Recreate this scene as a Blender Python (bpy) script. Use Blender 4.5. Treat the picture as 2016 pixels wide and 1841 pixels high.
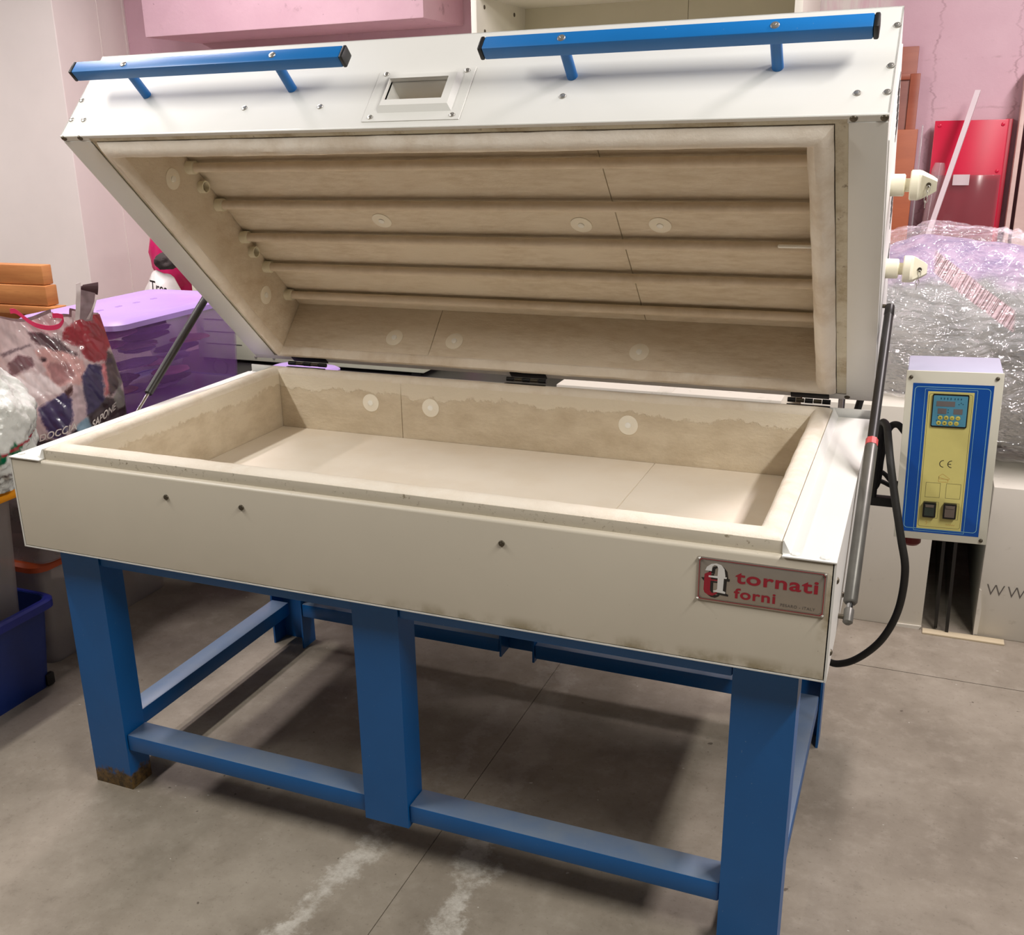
import bpy, bmesh, math, random
from mathutils import Vector, Matrix, noise

for o in list(bpy.data.objects):
    bpy.data.objects.remove(o, do_unlink=True)
scene = bpy.context.scene
COL = scene.collection
random.seed(7)

# ------------------------------------------------------------------ camera
cam_d = bpy.data.cameras.new('camera')
cam = bpy.data.objects.new('camera', cam_d)
COL.objects.link(cam)
scene.camera = cam
cam_d.sensor_fit = 'HORIZONTAL'
cam_d.sensor_width = 36.0
cam_d.lens = 2020.23 / 2016 * 36.0
cam_d.shift_x = (1008 - 952.92) / 2016
cam_d.shift_y = (943.51 - 920.5) / 2016
cam_d.clip_start = 0.05
RT = Vector((0.92129138, 0.38827215, -0.02160868))
UP = Vector((-0.10456655, 0.30087005, 0.94791511))
FW = Vector((-0.37455044, 0.87104647, -0.31778926))
m = Matrix.Identity(4)
for i in range(3):
    m[i][0], m[i][1], m[i][2] = RT[i], UP[i], -FW[i]
m.translation = (1.88164931, -1.63549747, 1.5594239)
cam.matrix_world = m

# ------------------------------------------------------------------ light
world = bpy.data.worlds.new('room_ambient')
scene.world = world
world.use_nodes = True
world.node_tree.nodes['Background'].inputs[0].default_value = (0.80, 0.74, 0.70, 1)
world.node_tree.nodes['Background'].inputs[1].default_value = 0.055

def tube_or_fill_light(name, loc, length, width, power, col, tilt=0.0):
    d = bpy.data.lights.new(name, 'AREA')
    d.shape = 'RECTANGLE'
    d.size = width
    d.size_y = length
    d.energy = power
    d.color = col
    o = bpy.data.objects.new(name, d)
    o.location = loc
    o.rotation_euler = (0, math.radians(tilt), 0)
    COL.objects.link(o)
    return o
WARM = (1.0, 0.96, 0.905)
tube_or_fill_light('tube_or_fill_light', (-0.80, -0.78, 2.75), 1.25, 0.10, 41, WARM, -48)
tube_or_fill_light('tube_or_fill_light', (2.92, -0.78, 2.75), 1.25, 0.10, 47, WARM, 48)
tube_or_fill_light('tube_or_fill_light', (-3.30, 0.40, 2.75), 1.9, 0.12, 68, (1.0, 0.93, 0.92), 0)  # added fill lamp, brightens the white wall at left
tube_or_fill_light('tube_or_fill_light', (-1.10, 1.25, 2.8), 1.4, 0.12, 34, (1.0, 0.90, 0.925), 0)
tube_or_fill_light('tube_or_fill_light', (-0.45, 1.30, 2.8), 1.2, 0.12, 20, (1.0, 0.90, 0.925), 0)  # added fill lamp, lifts the floor between the bins and the kiln
tube_or_fill_light('tube_or_fill_light', (2.80, 1.25, 2.8), 1.4, 0.12, 54, (1.0, 0.91, 0.925), 20)

scene.view_settings.view_transform = 'Standard'
scene.view_settings.look = 'None'
scene.view_settings.gamma = 1.0
scene.view_settings.use_curve_mapping = False
scene.view_settings.exposure = 0.07

# ------------------------------------------------------------------ helpers
def lin(c):
    r = []
    for v in c[:3]:
        v = v / 255.0
        r.append(v / 12.92 if v <= 0.04045 else ((v + 0.055) / 1.055) ** 2.4)
    return (r[0], r[1], r[2], 1.0)

class NT:
    """small node graph helper"""
    def __init__(self, name):
        self.m = bpy.data.materials.new(name)
        self.m.use_nodes = True
        self.t = self.m.node_tree
        self.b = self.t.nodes['Principled BSDF']
        self.out = self.t.nodes['Material Output']
        self.co = self.t.nodes.new('ShaderNodeTexCoord')
        self.geo = None
    def n(self, typ, **kw):
        nd = self.t.nodes.new(typ)
        for k, v in kw.items():
            setattr(nd, k, v)
        return nd
    def l(self, a, b):
        self.t.links.new(a, b)
    def pos(self):
        if self.geo is None:
            self.geo = self.n('ShaderNodeNewGeometry')
        return self.geo.outputs['Position']
    def noise(self, scale, detail=4, rough=0.6, vec=None, stretch=None):
        nd = self.n('ShaderNodeTexNoise')
        nd.inputs['Scale'].default_value = scale
        nd.inputs['Detail'].default_value = detail
        nd.inputs['Roughness'].default_value = rough
        v = vec if vec is not None else self.pos()
        if stretch:
            mp = self.n('ShaderNodeMapping')
            mp.inputs['Scale'].default_value = stretch
            self.l(v, mp.inputs['Vector'])
            v = mp.outputs[0]
        self.l(v, nd.inputs['Vector'])
        return nd.outputs['Fac']
    def ramp(self, fac, stops):
        nd = self.n('ShaderNodeValToRGB')
        e = nd.color_ramp.elements
        while len(e) < len(stops):
            e.new(0.5)
        for i, (p, c) in enumerate(stops):
            e[i].position = p
            e[i].color = c if len(c) == 4 else (*c, 1)
        self.l(fac, nd.inputs[0])
        return nd.outputs[0]
    def sm(self, fac, a, b):
        nd = self.n('ShaderNodeMapRange', interpolation_type='SMOOTHSTEP')
        nd.inputs[1].default_value = a
        nd.inputs[2].default_value = b
        self.l(fac, nd.inputs[0])
        return nd.outputs[0]
    def math(self, op, a, b=None):
        nd = self.n('ShaderNodeMath', operation=op)
        for i, x in enumerate((a, b)):
            if x is None:
                continue
            if isinstance(x, (int, float)):
                nd.inputs[i].default_value = x
            else:
                self.l(x, nd.inputs[i])
        return nd.outputs[0]
    def mix(self, fac, a, b):
        nd = self.n('ShaderNodeMix', data_type='RGBA')
        for i, x in ((0, fac), (6, a), (7, b)):
            if isinstance(x, (int, float)):
                nd.inputs[i].default_value = x
            elif isinstance(x, tuple):
                nd.inputs[i].default_value = x
            else:
                self.l(x, nd.inputs[i])
        return nd.outputs[2]
    def sep(self, v):
        nd = self.n('ShaderNodeSeparateXYZ')
        self.l(v, nd.inputs[0])
        return nd.outputs
    def bump(self, h, strength, dist=0.01):
        nd = self.n('ShaderNodeBump')
        nd.inputs['Strength'].default_value = strength
        nd.inputs['Distance'].default_value = dist
        self.l(h, nd.inputs['Height'])
        self.l(nd.outputs[0], self.b.inputs['Normal'])
    def color(self, c):
        if isinstance(c, tuple):
            self.b.inputs['Base Color'].default_value = c
        else:
            self.l(c, self.b.inputs['Base Color'])

def pmat(name, col, rough=0.5, metal=0.0, var=0.08, scale=9.0, bump=0.0, bscale=60.0, spec=0.5, coat=0.0, alpha=None, trans=0.0):
    """procedural painted/plain material with gentle noise variation"""
    k = NT(name)
    c = lin(col)
    d = tuple(max(0, x * (1 - var)) for x in c[:3]) + (1,)
    e = tuple(min(1, x * (1 + var * 0.6)) for x in c[:3]) + (1,)
    f = k.noise(scale, 5)
    k.color(k.ramp(f, [(0.3, d), (0.7, e)]))
    k.b.inputs['Roughness'].default_value = rough
    k.b.inputs['Metallic'].default_value = metal
    k.b.inputs['Specular IOR Level'].default_value = spec
    k.b.inputs['Coat Weight'].default_value = coat
    k.b.inputs['Transmission Weight'].default_value = trans
    if alpha is not None:
        k.b.inputs['Alpha'].default_value = alpha
    if bump:
        k.bump(k.noise(bscale, 4), bump, 0.004)
    return k.m

class MB:
    """mesh builder, optional local frame"""
    def __init__(self, M=None):
        self.V = []
        self.F = []
        self.M = M or Matrix.Identity(4)
    def raw(self, vs, fs, local=True):
        o = len(self.V)
        for v in vs:
            self.V.append(self.M @ Vector(v) if local else Vector(v))
        for f in fs:
            self.F.append([i + o for i in f])
        return self
    def addbm(self, bm):
        bm.verts.ensure_lookup_table()
        bm.verts.index_update()
        self.raw([v.co[:] for v in bm.verts], [[v.index for v in f.verts] for f in bm.faces])
        bm.free()
        return self
    def box(self, a, b, bev=0.0, seg=2):
        bm = bmesh.new()
        bmesh.ops.create_cube(bm, size=1)
        for v in bm.verts:
            v.co = Vector([(a[i] + b[i]) / 2 + v.co[i] * (b[i] - a[i]) for i in range(3)])
        if bev:
            bmesh.ops.bevel(bm, geom=bm.edges[:], offset=bev, segments=seg, profile=0.5, affect='EDGES')
        return self.addbm(bm)
    def frame(self, a, b, ha, hb, axis):
        """flat plate a..b with a rectangular hole ha..hb through given axis"""
        o = [i for i in range(3) if i != axis]
        vs = []
        for lev in (a[axis], b[axis]):
            for (p, q) in ((a, b), (ha, hb)):
                for (s, t) in ((0, 0), (1, 0), (1, 1), (0, 1)):
                    v = [0, 0, 0]
                    v[axis] = lev
                    v[o[0]] = (p, q)[s][o[0]]
                    v[o[1]] = (p, q)[t][o[1]]
                    vs.append(v)
        fs = []
        for i in range(4):
            j = (i + 1) % 4
            fs += [[i, j, 4 + j, 4 + i], [8 + i, 8 + j, 12 + j, 12 + i], [i, j, 8 + j, 8 + i], [4 + i, 4 + j, 12 + j, 12 + i]]
        return self.raw(vs, fs)
    def prism(self, poly, a, b, axis=0):
        """extrude 2-D polygon (other two axes in order) between a and b along axis"""
        o = [i for i in range(3) if i != axis]
        n = len(poly)
        vs = []
        for lev in (a, b):
            for p in poly:
                v = [0, 0, 0]
                v[axis] = lev
                v[o[0]], v[o[1]] = p
                vs.append(v)
        fs = [list(range(n)), list(range(n, 2 * n))]
        for i in range(n):
            j = (i + 1) % n
            fs.append([i, j, n + j, n + i])
        return self.raw(vs, fs)
    def tube(self, pts, r, seg=12, caps=True):
        pts = [Vector(p) for p in pts]
        rs = r if isinstance(r, (list, tuple)) else [r] * len(pts)
        vs, fs = [], []
        t0 = (pts[1] - pts[0]).normalized()
        up = Vector((0, 0, 1)) if abs(t0.z) < 0.9 else Vector((1, 0, 0))
        nrm = t0.cross(up).normalized()
        for i, p in enumerate(pts):
            t = (pts[min(i + 1, len(pts) - 1)] - pts[max(i - 1, 0)]).normalized()
            nrm = (nrm - t * nrm.dot(t)).normalized()
            bn = t.cross(nrm)
            for k in range(seg):
                a = 2 * math.pi * k / seg
                vs.append(p + (nrm * math.cos(a) + bn * math.sin(a)) * rs[i])
        for i in range(len(pts) - 1):
            for k in range(seg):
                q = (k + 1) % seg
                fs.append([i * seg + k, i * seg + q, (i + 1) * seg + q, (i + 1) * seg + k])
        if caps:
            fs.append(list(range(seg)))
            fs.append([(len(pts) - 1) * seg + k for k in range(seg)])
        return self.raw(vs, fs)
    def build(self, name, mat, parent=None, smooth=True, ang=35, kind=None, label=None):
        c = Vector((sum(v.x for v in self.V), sum(v.y for v in self.V), sum(v.z for v in self.V))) / len(self.V)
        c.z = min(v.z for v in self.V)
        me = bpy.data.meshes.new(name)
        me.from_pydata([v - c for v in self.V], [], self.F)
        bm = bmesh.new()
        bm.from_mesh(me)
        bmesh.ops.recalc_face_normals(bm, faces=bm.faces[:])
        bm.to_mesh(me)
        bm.free()
        if mat:
            me.materials.append(mat)
        if smooth:
            me.polygons.foreach_set('use_smooth', [True] * len(me.polygons))
            me.set_sharp_from_angle(angle=math.radians(ang))
        return link(name, me, c, parent, kind, label)

WORLD = {}
def link(name, me, loc, parent=None, kind=None, label=None):
    o = bpy.data.objects.new(name, me)
    COL.objects.link(o)
    loc = Vector(loc)
    WORLD[o.name] = loc
    if parent is not None:
        o.parent = parent
        o.location = loc - WORLD[parent.name]
    else:
        o.location = loc
    if kind:
        o['kind'] = kind
    if label:
        o['label'] = label
    return o
def dup(o, loc, parent):
    return link(o.name.split('.')[0], o.data, loc, parent)
def thing(name, loc, label, cat, group=None):
    o = link(name, None, loc)
    return tag(o, label, cat, group)
def tag(o, label, cat, group=None):
    o['label'] = label
    o['category'] = cat
    if group:
        o['group'] = group
    return o
def smoothpath(pts, n=8):
    pts = [Vector(p) for p in pts]
    P = [pts[0] * 2 - pts[1]] + pts + [pts[-1] * 2 - pts[-2]]
    out = []
    for i in range(1, len(P) - 2):
        for k in range(n):
            t = k / n
            a, b, c, d = P[i - 1], P[i], P[i + 1], P[i + 2]
            out.append(0.5 * ((2 * b) + (c - a) * t + (2 * a - 5 * b + 4 * c - d) * t * t + (3 * b - a - 3 * c + d) * t ** 3))
    out.append(pts[-1])
    return out
def text_geo(body, bold=0.0, shear=0.0, space=1.0):
    cu = bpy.data.curves.new('lettering', 'FONT')
    cu.body = body
    cu.size = 1
    cu.offset = bold
    cu.shear = shear
    cu.space_character = space
    cu.fill_mode = 'FRONT'
    cu.extrude = 0
    ob = bpy.data.objects.new('lettering', cu)
    COL.objects.link(ob)
    dg = bpy.context.evaluated_depsgraph_get()
    me = ob.evaluated_get(dg).to_mesh()
    vs = [v.co.copy() for v in me.vertices]
    fs = [list(p.vertices) for p in me.polygons]
    ob.evaluated_get(dg).to_mesh_clear()
    bpy.data.objects.remove(ob, do_unlink=True)
    x0, x1 = min(v.x for v in vs), max(v.x for v in vs)
    y0, y1 = min(v.y for v in vs), max(v.y for v in vs)
    return [((v.x - x0) / (x1 - x0), (v.y - y0) / (y1 - y0)) for v in vs], fs
def flat_text(body, fn, mat, parent, name='lettering', bold=0.0, shear=0.0, space=1.0):
    vs, fs = text_geo(body, bold, shear, space)
    mb = MB()
    mb.raw([fn(a, b) for a, b in vs], fs)
    me_o = mb.build(name, mat, parent, smooth=False)
    return me_o
def inpoly(p, poly):
    x, y = p
    c = False
    j = len(poly) - 1
    for i in range(len(poly)):
        xi, yi = poly[i]
        xj, yj = poly[j]
        if (yi > y) != (yj > y) and x < (xj - xi) * (y - yi) / (yj - yi) + xi:
            c = not c
        j = i
    return c
def attr_mat(name, attr, rough=0.4, bump=0.0, bscale=40, coat=0.0, alpha=None):
    k = NT(name)
    a = k.n('ShaderNodeAttribute', attribute_name=attr)
    k.color(a.outputs['Color'])
    k.b.inputs['Roughness'].default_value = rough
    k.b.inputs['Coat Weight'].default_value = coat
    if alpha:
        k.b.inputs['Alpha'].default_value = alpha
    if bump:
        k.bump(k.noise(bscale, 3), bump, 0.02)
    return k.m
def paint(o, cols, attr='print'):
    ca = o.data.color_attributes.new(attr, 'FLOAT_COLOR', 'POINT')
    for i, c in enumerate(cols):
        ca.data[i].color = c

# ------------------------------------------------------------------ materials
def white_paint(name, col, stain=0.0):
    k = NT(name)
    base = lin(col)
    f = k.noise(3.0, 5)
    c = k.ramp(f, [(0.3, tuple(x * 0.95 for x in base[:3]) + (1,)), (0.7, base)])
    if stain:
        g = k.noise(55, 5, 0.7)
        s = k.noise(6, 4)
        msk = k.math('MULTIPLY', k.sm(g, 0.60, 0.74), k.sm(s, 0.48, 0.62))
        c = k.mix(k.math('MULTIPLY', msk, stain), c, lin((120, 100, 62)))
    k.color(c)
    k.b.inputs['Roughness'].default_value = 0.38
    k.b.inputs['Specular IOR Level'].default_value = 0.45
    k.bump(k.noise(420, 2), 0.03, 0.002)
    return k.m
M_white = white_paint('white_enamel', (232, 231, 225))
M_whited = white_paint('white_enamel_dirty', (226, 222, 206), 0.75)
# base front panel: dirt streak along the lower right edge and fine specks
k = NT('front_enamel')
base = lin((210, 201, 183))
c = k.ramp(k.noise(2.5, 4), [(0.3, tuple(x * 0.93 for x in base[:3]) + (1,)), (0.7, base)])
px = k.sep(k.pos())
low = k.math('MULTIPLY', k.sm(px[2], 0.700, 0.672), k.math('MULTIPLY', k.sm(px[0], 0.2, 1.7), k.sm(k.noise(9, 5), 0.42, 0.62)))
c = k.mix(k.math('MULTIPLY', low, 0.85), c, lin((128, 112, 70)))
rgt = k.math('MULTIPLY', k.sm(px[0], 1.772, 1.797), k.sm(k.noise(22, 5), 0.42, 0.66))
c = k.mix(k.math('MULTIPLY', rgt, 0.7), c, lin((140, 122, 84)))
lipd = k.math('MULTIPLY', k.sm(px[2], 0.884, 0.892), k.math('MULTIPLY', k.sm(k.noise(75, 5, 0.75), 0.56, 0.66), k.sm(k.noise(8, 3), 0.40, 0.58)))
c = k.mix(k.math('MULTIPLY', lipd, 0.8), c, lin((110, 92, 58)))
spk = k.math('MULTIPLY', k.sm(k.noise(150, 2), 0.74, 0.78), 0.6)
c = k.mix(spk, c, lin((90, 80, 60)))
k.color(c)
k.b.inputs['Roughness'].default_value = 0.42
k.bump(k.noise(420, 2), 0.03, 0.002)
M_front = k.m
def dirty(name):
    k = NT(name)
    c = k.ramp(k.noise(5, 5), [(.3, lin((204, 195, 170))), (.7, lin((218, 211, 190)))])
    c = k.mix(k.math('MULTIPLY', k.sm(k.noise(14, 6, .7), .44, .70), .7), c, lin((158, 138, 100)))
    c = k.mix(k.math('MULTIPLY', k.sm(k.noise(60, 5, .7), .60, .72), .7), c, lin((104, 82, 52)))
    k.color(c)
    k.b.inputs['Roughness'].default_value = .6
    return k.m
M_dirty = dirty('soiled_enamel')
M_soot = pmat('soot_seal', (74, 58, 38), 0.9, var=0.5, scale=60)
def blue(name, col, rust=False, dust=0.0):
    k = NT(name)
    base = lin(col)
    c = k.ramp(k.noise(7, 4), [(0.3, tuple(x * 0.9 for x in base[:3]) + (1,)), (0.7, base)])
    chips = k.sm(k.noise(170, 2), 0.735, 0.76)
    c = k.mix(k.math('MULTIPLY', chips, 0.5), c, lin((120, 150, 180)))
    if rust:
        z = k.sep(k.pos())[2]
        edge = k.math('SUBTRACT', z, k.math('MULTIPLY', k.noise(26, 5, 0.7), 0.12))
        msk = k.sm(edge, 0.0, -0.022)
        c = k.mix(msk, c, k.ramp(k.noise(80, 4), [(0.35, lin((62, 50, 32))), (0.65, lin((120, 92, 50)))]))
    if dust:
        k.pos()
        nz_ = k.sep(k.geo.outputs['Normal'])[2]
        d_ = k.math('MULTIPLY', k.sm(nz_, 0.7, 0.95), k.math('ADD', k.math('MULTIPLY', k.noise(9, 5), 0.5), dust - 0.2))
        c = k.mix(d_, c, lin((146, 152, 150)))
    k.color(c)
    k.b.inputs['Roughness'].default_value = 0.40
    k.b.inputs['Specular IOR Level'].default_value = 0.55
    k.bump(k.noise(300, 2), 0.04, 0.002)
    return k.m
M_blue = blue('blue_paint', (8, 96, 166))
M_bluer = blue('blue_paint_rusty', (8, 96, 166), True)
M_blued = blue('blue_paint_dusty', (8, 96, 166), False, 0.52)
M_handle = blue('blue_handle_paint', (22, 116, 190))
def fibre(name, col, col2, scale=14, bmp=0.35, stretch=(1, 1, 1)):
    k = NT(name)
    f = k.noise(scale, 6, 0.65, stretch=stretch)
    g = k.noise(3.0, 3)
    c = k.ramp(f, [(0.30, lin(col2)), (0.62, lin(col))])
    c = k.mix(k.sm(g, 0.45, 0.7), c, lin(col))
    k.color(c)
    k.b.inputs['Roughness'].default_value = 0.95
    k.b.inputs['Specular IOR Level'].default_value = 0.1
    k.bump(k.noise(scale * 5, 6, 0.7, stretch=stretch), bmp, 0.006)
    return k.m
M_fib = fibre('fibre_board', (236, 224, 204), (218, 202, 177), 18, 0.35, (1, 4, 4))
M_fibw = fibre('fibre_board_wall', (236, 224, 204), (214, 196, 170), 12, 0.55, (1, 1, 2))
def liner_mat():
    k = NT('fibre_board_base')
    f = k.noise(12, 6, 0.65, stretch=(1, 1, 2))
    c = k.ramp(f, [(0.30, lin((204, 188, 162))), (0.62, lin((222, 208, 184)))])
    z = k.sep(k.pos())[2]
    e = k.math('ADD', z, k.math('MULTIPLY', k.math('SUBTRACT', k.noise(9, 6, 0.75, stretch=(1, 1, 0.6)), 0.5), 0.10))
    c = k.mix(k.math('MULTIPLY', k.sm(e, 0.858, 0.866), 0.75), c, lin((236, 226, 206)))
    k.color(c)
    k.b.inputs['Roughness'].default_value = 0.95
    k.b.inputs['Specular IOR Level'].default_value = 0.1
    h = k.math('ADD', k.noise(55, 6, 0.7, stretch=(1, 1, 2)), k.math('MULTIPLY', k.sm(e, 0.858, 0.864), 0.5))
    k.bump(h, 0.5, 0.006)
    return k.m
M_liner = liner_mat()
M_rim = fibre('fibre_rim', (238, 229, 214), (226, 212, 192), 22, 0.35)
M_rimd = fibre('fibre_rim_lid', (243, 234, 220), (218, 202, 180), 11, 0.35)
M_shelf = fibre('kiln_floor_board', (243, 234, 220), (236, 224, 206), 4, 0.06)
M_disc = pmat('ceramic_washer', (250, 243, 226), 0.8, var=0.05)
M_discw = pmat('ceramic_pin', (255, 253, 246), 0.7, var=0.03)
M_tube = fibre('heater_tube', (226, 212, 192), (212, 196, 172), 20, 0.1)
M_screw = pmat('zinc_screw', (196, 192, 184), 0.30, 0.75, var=0.1, scale=300)
M_scrd = pmat('dark_screw', (92, 84, 70), 0.45, 0.6, var=0.2, scale=300)
M_black = pmat('black_plastic', (30, 29, 28), 0.5, var=0.2, scale=40)
M_rubber = pmat('black_rubber', (34, 32, 29), 0.62, var=0.25, scale=25, bump=0.1)
M_strut = pmat('strut_grey', (104, 102, 96), 0.38, 0.35, var=0.25, scale=18)
M_strutd = pmat('strut_dark', (46, 43, 41), 0.4, 0.1, var=0.25, scale=18)
M_chrome = pmat('chrome_rod', (200, 200, 200), 0.12, 1.0, var=0.04)
M_redcap = pmat('faded_red', (206, 84, 84), 0.5, var=0.15, scale=60)
M_cream = pmat('cream_plug', (236, 230, 206), 0.5, var=0.05)
M_glassp = NT('port_glass')
M_glassp.b.inputs['Transmission Weight'].default_value = 1
M_glassp.b.inputs['Roughness'].default_value = 0.02
M_glassp.b.inputs['IOR'].default_value = 1.1
M_glassp.color(M_glassp.ramp(M_glassp.noise(40), [(0.4, (0.62, 0.50, 0.34, 1)), (0.6, (0.78, 0.66, 0.48, 1))]))
M_glassp = M_glassp.m

# ------------------------------------------------------------------ floor
def floor_mat():
    k = NT('stained_concrete')
    P = k.pos()
    s = k.sep(P)
    f1 = k.noise(2.2, 6, 0.62)
    f2 = k.noise(14, 6, 0.7)
    f3 = k.noise(90, 3, 0.6)
    c = k.ramp(f1, [(0.28, lin((131, 121, 107))), (0.5, lin((152, 142, 127))), (0.72, lin((168, 158, 143)))])
    c = k.mix(k.math('MULTIPLY', k.sm(f2, 0.46, 0.72), 0.42), c, lin((180, 170, 155)))
    c = k.mix(k.math('MULTIPLY', k.sm(f2, 0.46, 0.28), 0.30), c, lin((104, 94, 80)))
    c = k.mix(k.math('MULTIPLY', k.sm(f3, 0.60, 0.72), 0.35), c, lin((100, 92, 80)))
    spots = k.sm(k.noise(34, 1), 0.775, 0.80)
    c = k.mix(k.math('MULTIPLY', spots, 0.75), c, lin((78, 68, 58)))
    chalk = k.sm(k.noise(46, 1, vec=None, stretch=(1, 1.3, 1)), 0.785, 0.80)
    c = k.mix(k.math('MULTIPLY', chalk, 0.7), c, lin((212, 207, 196)))
    wob = k.math('MULTIPLY', k.math('SUBTRACT', k.noise(5, 6, 0.7), 0.5), 0.26)
    fade = k.math('ADD', k.math('MULTIPLY', k.sm(s[1], 0.35, 0.05), 0.75), 0.22)
    edge = k.noise(30, 6, 0.75)
    for (a, b, wd) in ((0.825, 0.107, 0.030), (1.107, -0.104, 0.030)):
        d = k.math('ABSOLUTE', k.math('SUBTRACT', k.math('ADD', s[0], wob), k.math('ADD', k.math('MULTIPLY', s[1], b), a)))
        d = k.math('ADD', d, k.math('MULTIPLY', k.math('SUBTRACT', edge, 0.5), 0.09))
        mk = k.math('MULTIPLY', k.math('MULTIPLY', k.sm(d, wd + 0.014, wd - 0.020), fade), k.math('MULTIPLY', k.sm(k.noise(9, 6, 0.75), 0.32, 0.60), 0.85))
        c = k.mix(mk, c, lin((216, 211, 200)))
    k.color(c)
    k.l(k.ramp(f1, [(0.3, (0.55,) * 3 + (1,)), (0.7, (0.72,) * 3 + (1,))]), k.b.inputs['Roughness'])
    k.b.inputs['Specular IOR Level'].default_value = 0.35
    h = k.math('ADD', k.math('MULTIPLY', f2, 0.6), k.math('MULTIPLY', f3, 0.4))
    k.bump(h, 0.12, 0.01)
    return k.m
M_floor = floor_mat()
M_joint = pmat('joint_filler', (70, 63, 55), 0.95, var=0.3, scale=30)
fl = MB().box((-4.6, -3.2, -0.10), (4.6, 3.2, -0.006)).build('floor', M_joint, smooth=False, kind='structure')
xj, yj = 0.966, 1.372
for (x0, x1, y0, y1) in ((-4.6, xj - .0010, -3.2, yj - .0016), (xj + .0010, 4.6, -3.2, yj - .0016), (-4.6, xj - .0010, yj + .0016, 3.2), (xj + .0010, 4.6, yj + .0016, 3.2)):
    MB().box((x0, y0, -0.006), (x1, y1, 0.0)).build('slab', M_floor, fl, smooth=False)

# ------------------------------------------------------------------ walls
def pink_mat():
    k = NT('pink_painted_concrete')
    P = k.pos()
    s = k.sep(P)
    f1 = k.noise(1.6, 6, 0.6)
    f2 = k.noise(11, 6, 0.7)
    c = k.ramp(f1, [(0.3, lin((206, 168, 180))), (0.7, lin((224, 190, 199)))])
    c = k.mix(k.math('MULTIPLY', k.sm(f2, 0.60, 0.74), 0.55), c, lin((150, 118, 124)))
    pits = k.sm(k.noise(26, 3), 0.70, 0.75)
    c = k.mix(k.math('MULTIPLY', pits, 0.6), c, lin((122, 96, 100)))
    # vertical crack lines in the plaster
    for (xc, ph) in ((1.84, 1.0), (2.12, 2.3)):
        w = k.math('MULTIPLY', k.math('SUBTRACT', k.noise(5 + ph, 5, 0.7, stretch=(0.05, 1, 1)), 0.5), 0.16)
        d = k.math('ABSOLUTE', k.math('SUBTRACT', k.math('ADD', s[0], w), xc))
        c = k.mix(k.math('MULTIPLY', k.math('MULTIPLY', k.sm(d, 0.006, 0.002), 0.42), k.sm(f2, 0.35, 0.6)), c, lin((150, 116, 122)))
    for zc in (1.80, 1.62):
        w = k.math('MULTIPLY', k.math('SUBTRACT', k.noise(9, 4, 0.7), 0.5), 0.03)
        d = k.math('ABSOLUTE', k.math('SUBTRACT', k.math('ADD', s[2], w), zc))
        c = k.mix(k.math('MULTIPLY', k.math('MULTIPLY', k.sm(d, 0.006, 0.001), 0.4), k.sm(f2, 0.45, 0.6)), c, lin((170, 136, 142)))
    # smeared whitewash patch beside the cupboard
    pw = k.math('MULTIPLY', k.sm(s[0], 1.72, 1.58), k.sm(s[0], 1.25, 1.35))
    sm_ = k.noise(10, 4, 0.6, stretch=(1.5, 1, 0.25))
    c = k.mix(k.math('MULTIPLY', pw, k.sm(sm_, 0.35, 0.6)), c, lin((222, 214, 208)))
    k.color(c)
    k.b.inputs['Roughness'].default_value = 0.85
    k.bump(f2, 0.25, 0.01)
    return k.m
M_pink = pink_mat()
M_wallw = pmat('white_panel_paint', (228, 220, 214), 0.6, var=0.04, scale=3, bump=0.05, bscale=20)
MB().box((-2.08, 3.0, 0), (4.6, 3.2, 3.3)).build('wall_back', M_pink, smooth=False, kind='structure')
MB().box((-1.62, 2.585, 2.030), (-0.160, 3.0, 2.75), 0.006).build('trim_1', M_pink, kind='structure')
wl = MB().box((-4.6, 2.5, 0), (-2.08, 3.2, 3.3), 0.004).build('wall_left', M_wallw, smooth=False, kind='structure')
MB().box((-2.081, 2.985, 0.0), (-2.076, 2.999, 3.3)).build('corner_bead', M_wallw, wl)
MB().box((-2.0805, 2.80, 0.0), (-2.0775, 2.806, 3.3)).build('panel_seam', M_wallw, wl)

# ================================================================== KILN
KL = 'large open glass kiln with white enamel body on a blue steel stand'
kiln = thing('kiln', (0.9, 0.5, 0), KL, 'kiln')
TH = math.radians(43.8)
HY, HZ = 0.980, 0.9217
cT, sT = math.cos(TH), math.sin(TH)
LID = Matrix(((1, 0, 0, 0), (0, -cT, sT, HY), (0, sT, cT, HZ), (0, 0, 0, 1)))
W, V, HL = 1.8, 0.948, 0.251
Z0, Z1 = 0.667, 0.886          # housing
R0X, R1X, R0Y, R1Y, RZ = 0.090, 1.7115, 0.018, 0.927, 0.908
I0X, I1X, I0Y, I1Y, FZ = 0.1333, 1.6654, 0.0731, 0.8954, 0.7348

# ---- stand
TL = 0.1152
LX = (0.0481, W - 0.0481 - TL)
def channel(x0, x1, y0, y1, z0, z1, web_front, mat, label=None):
    t = 0.006
    mb = MB()
    if web_front:
        poly = [(x0, y0), (x1, y0), (x1, y1), (x1 - t, y1), (x1 - t, y0 + t), (x0 + t, y0 + t), (x0 + t, y1), (x0, y1)]
    else:
        poly = [(x0, y1), (x1, y1), (x1, y0), (x1 - t, y0), (x1 - t, y1 - t), (x0 + t, y1 - t), (x0 + t, y0), (x0, y0)]
    mb.prism(poly, z0, z1, 2)
    return mb.build('leg', mat, kiln, label=label)
channel(LX[0], LX[0] + TL, .0548, .1267, 0, Z0, True, M_bluer, 'blue front leg with rust and dirt around its foot')
channel(LX[1], LX[1] + TL, .0548, .1267, 0, Z0, True, M_blue)
channel(.8444, .9534, .0548, .1267, 0.100, Z0, True, M_blue, 'blue middle leg that stops short of the floor')
channel(LX[0], LX[0] + TL, .862, .930, 0, Z0, False, M_blue)
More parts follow.
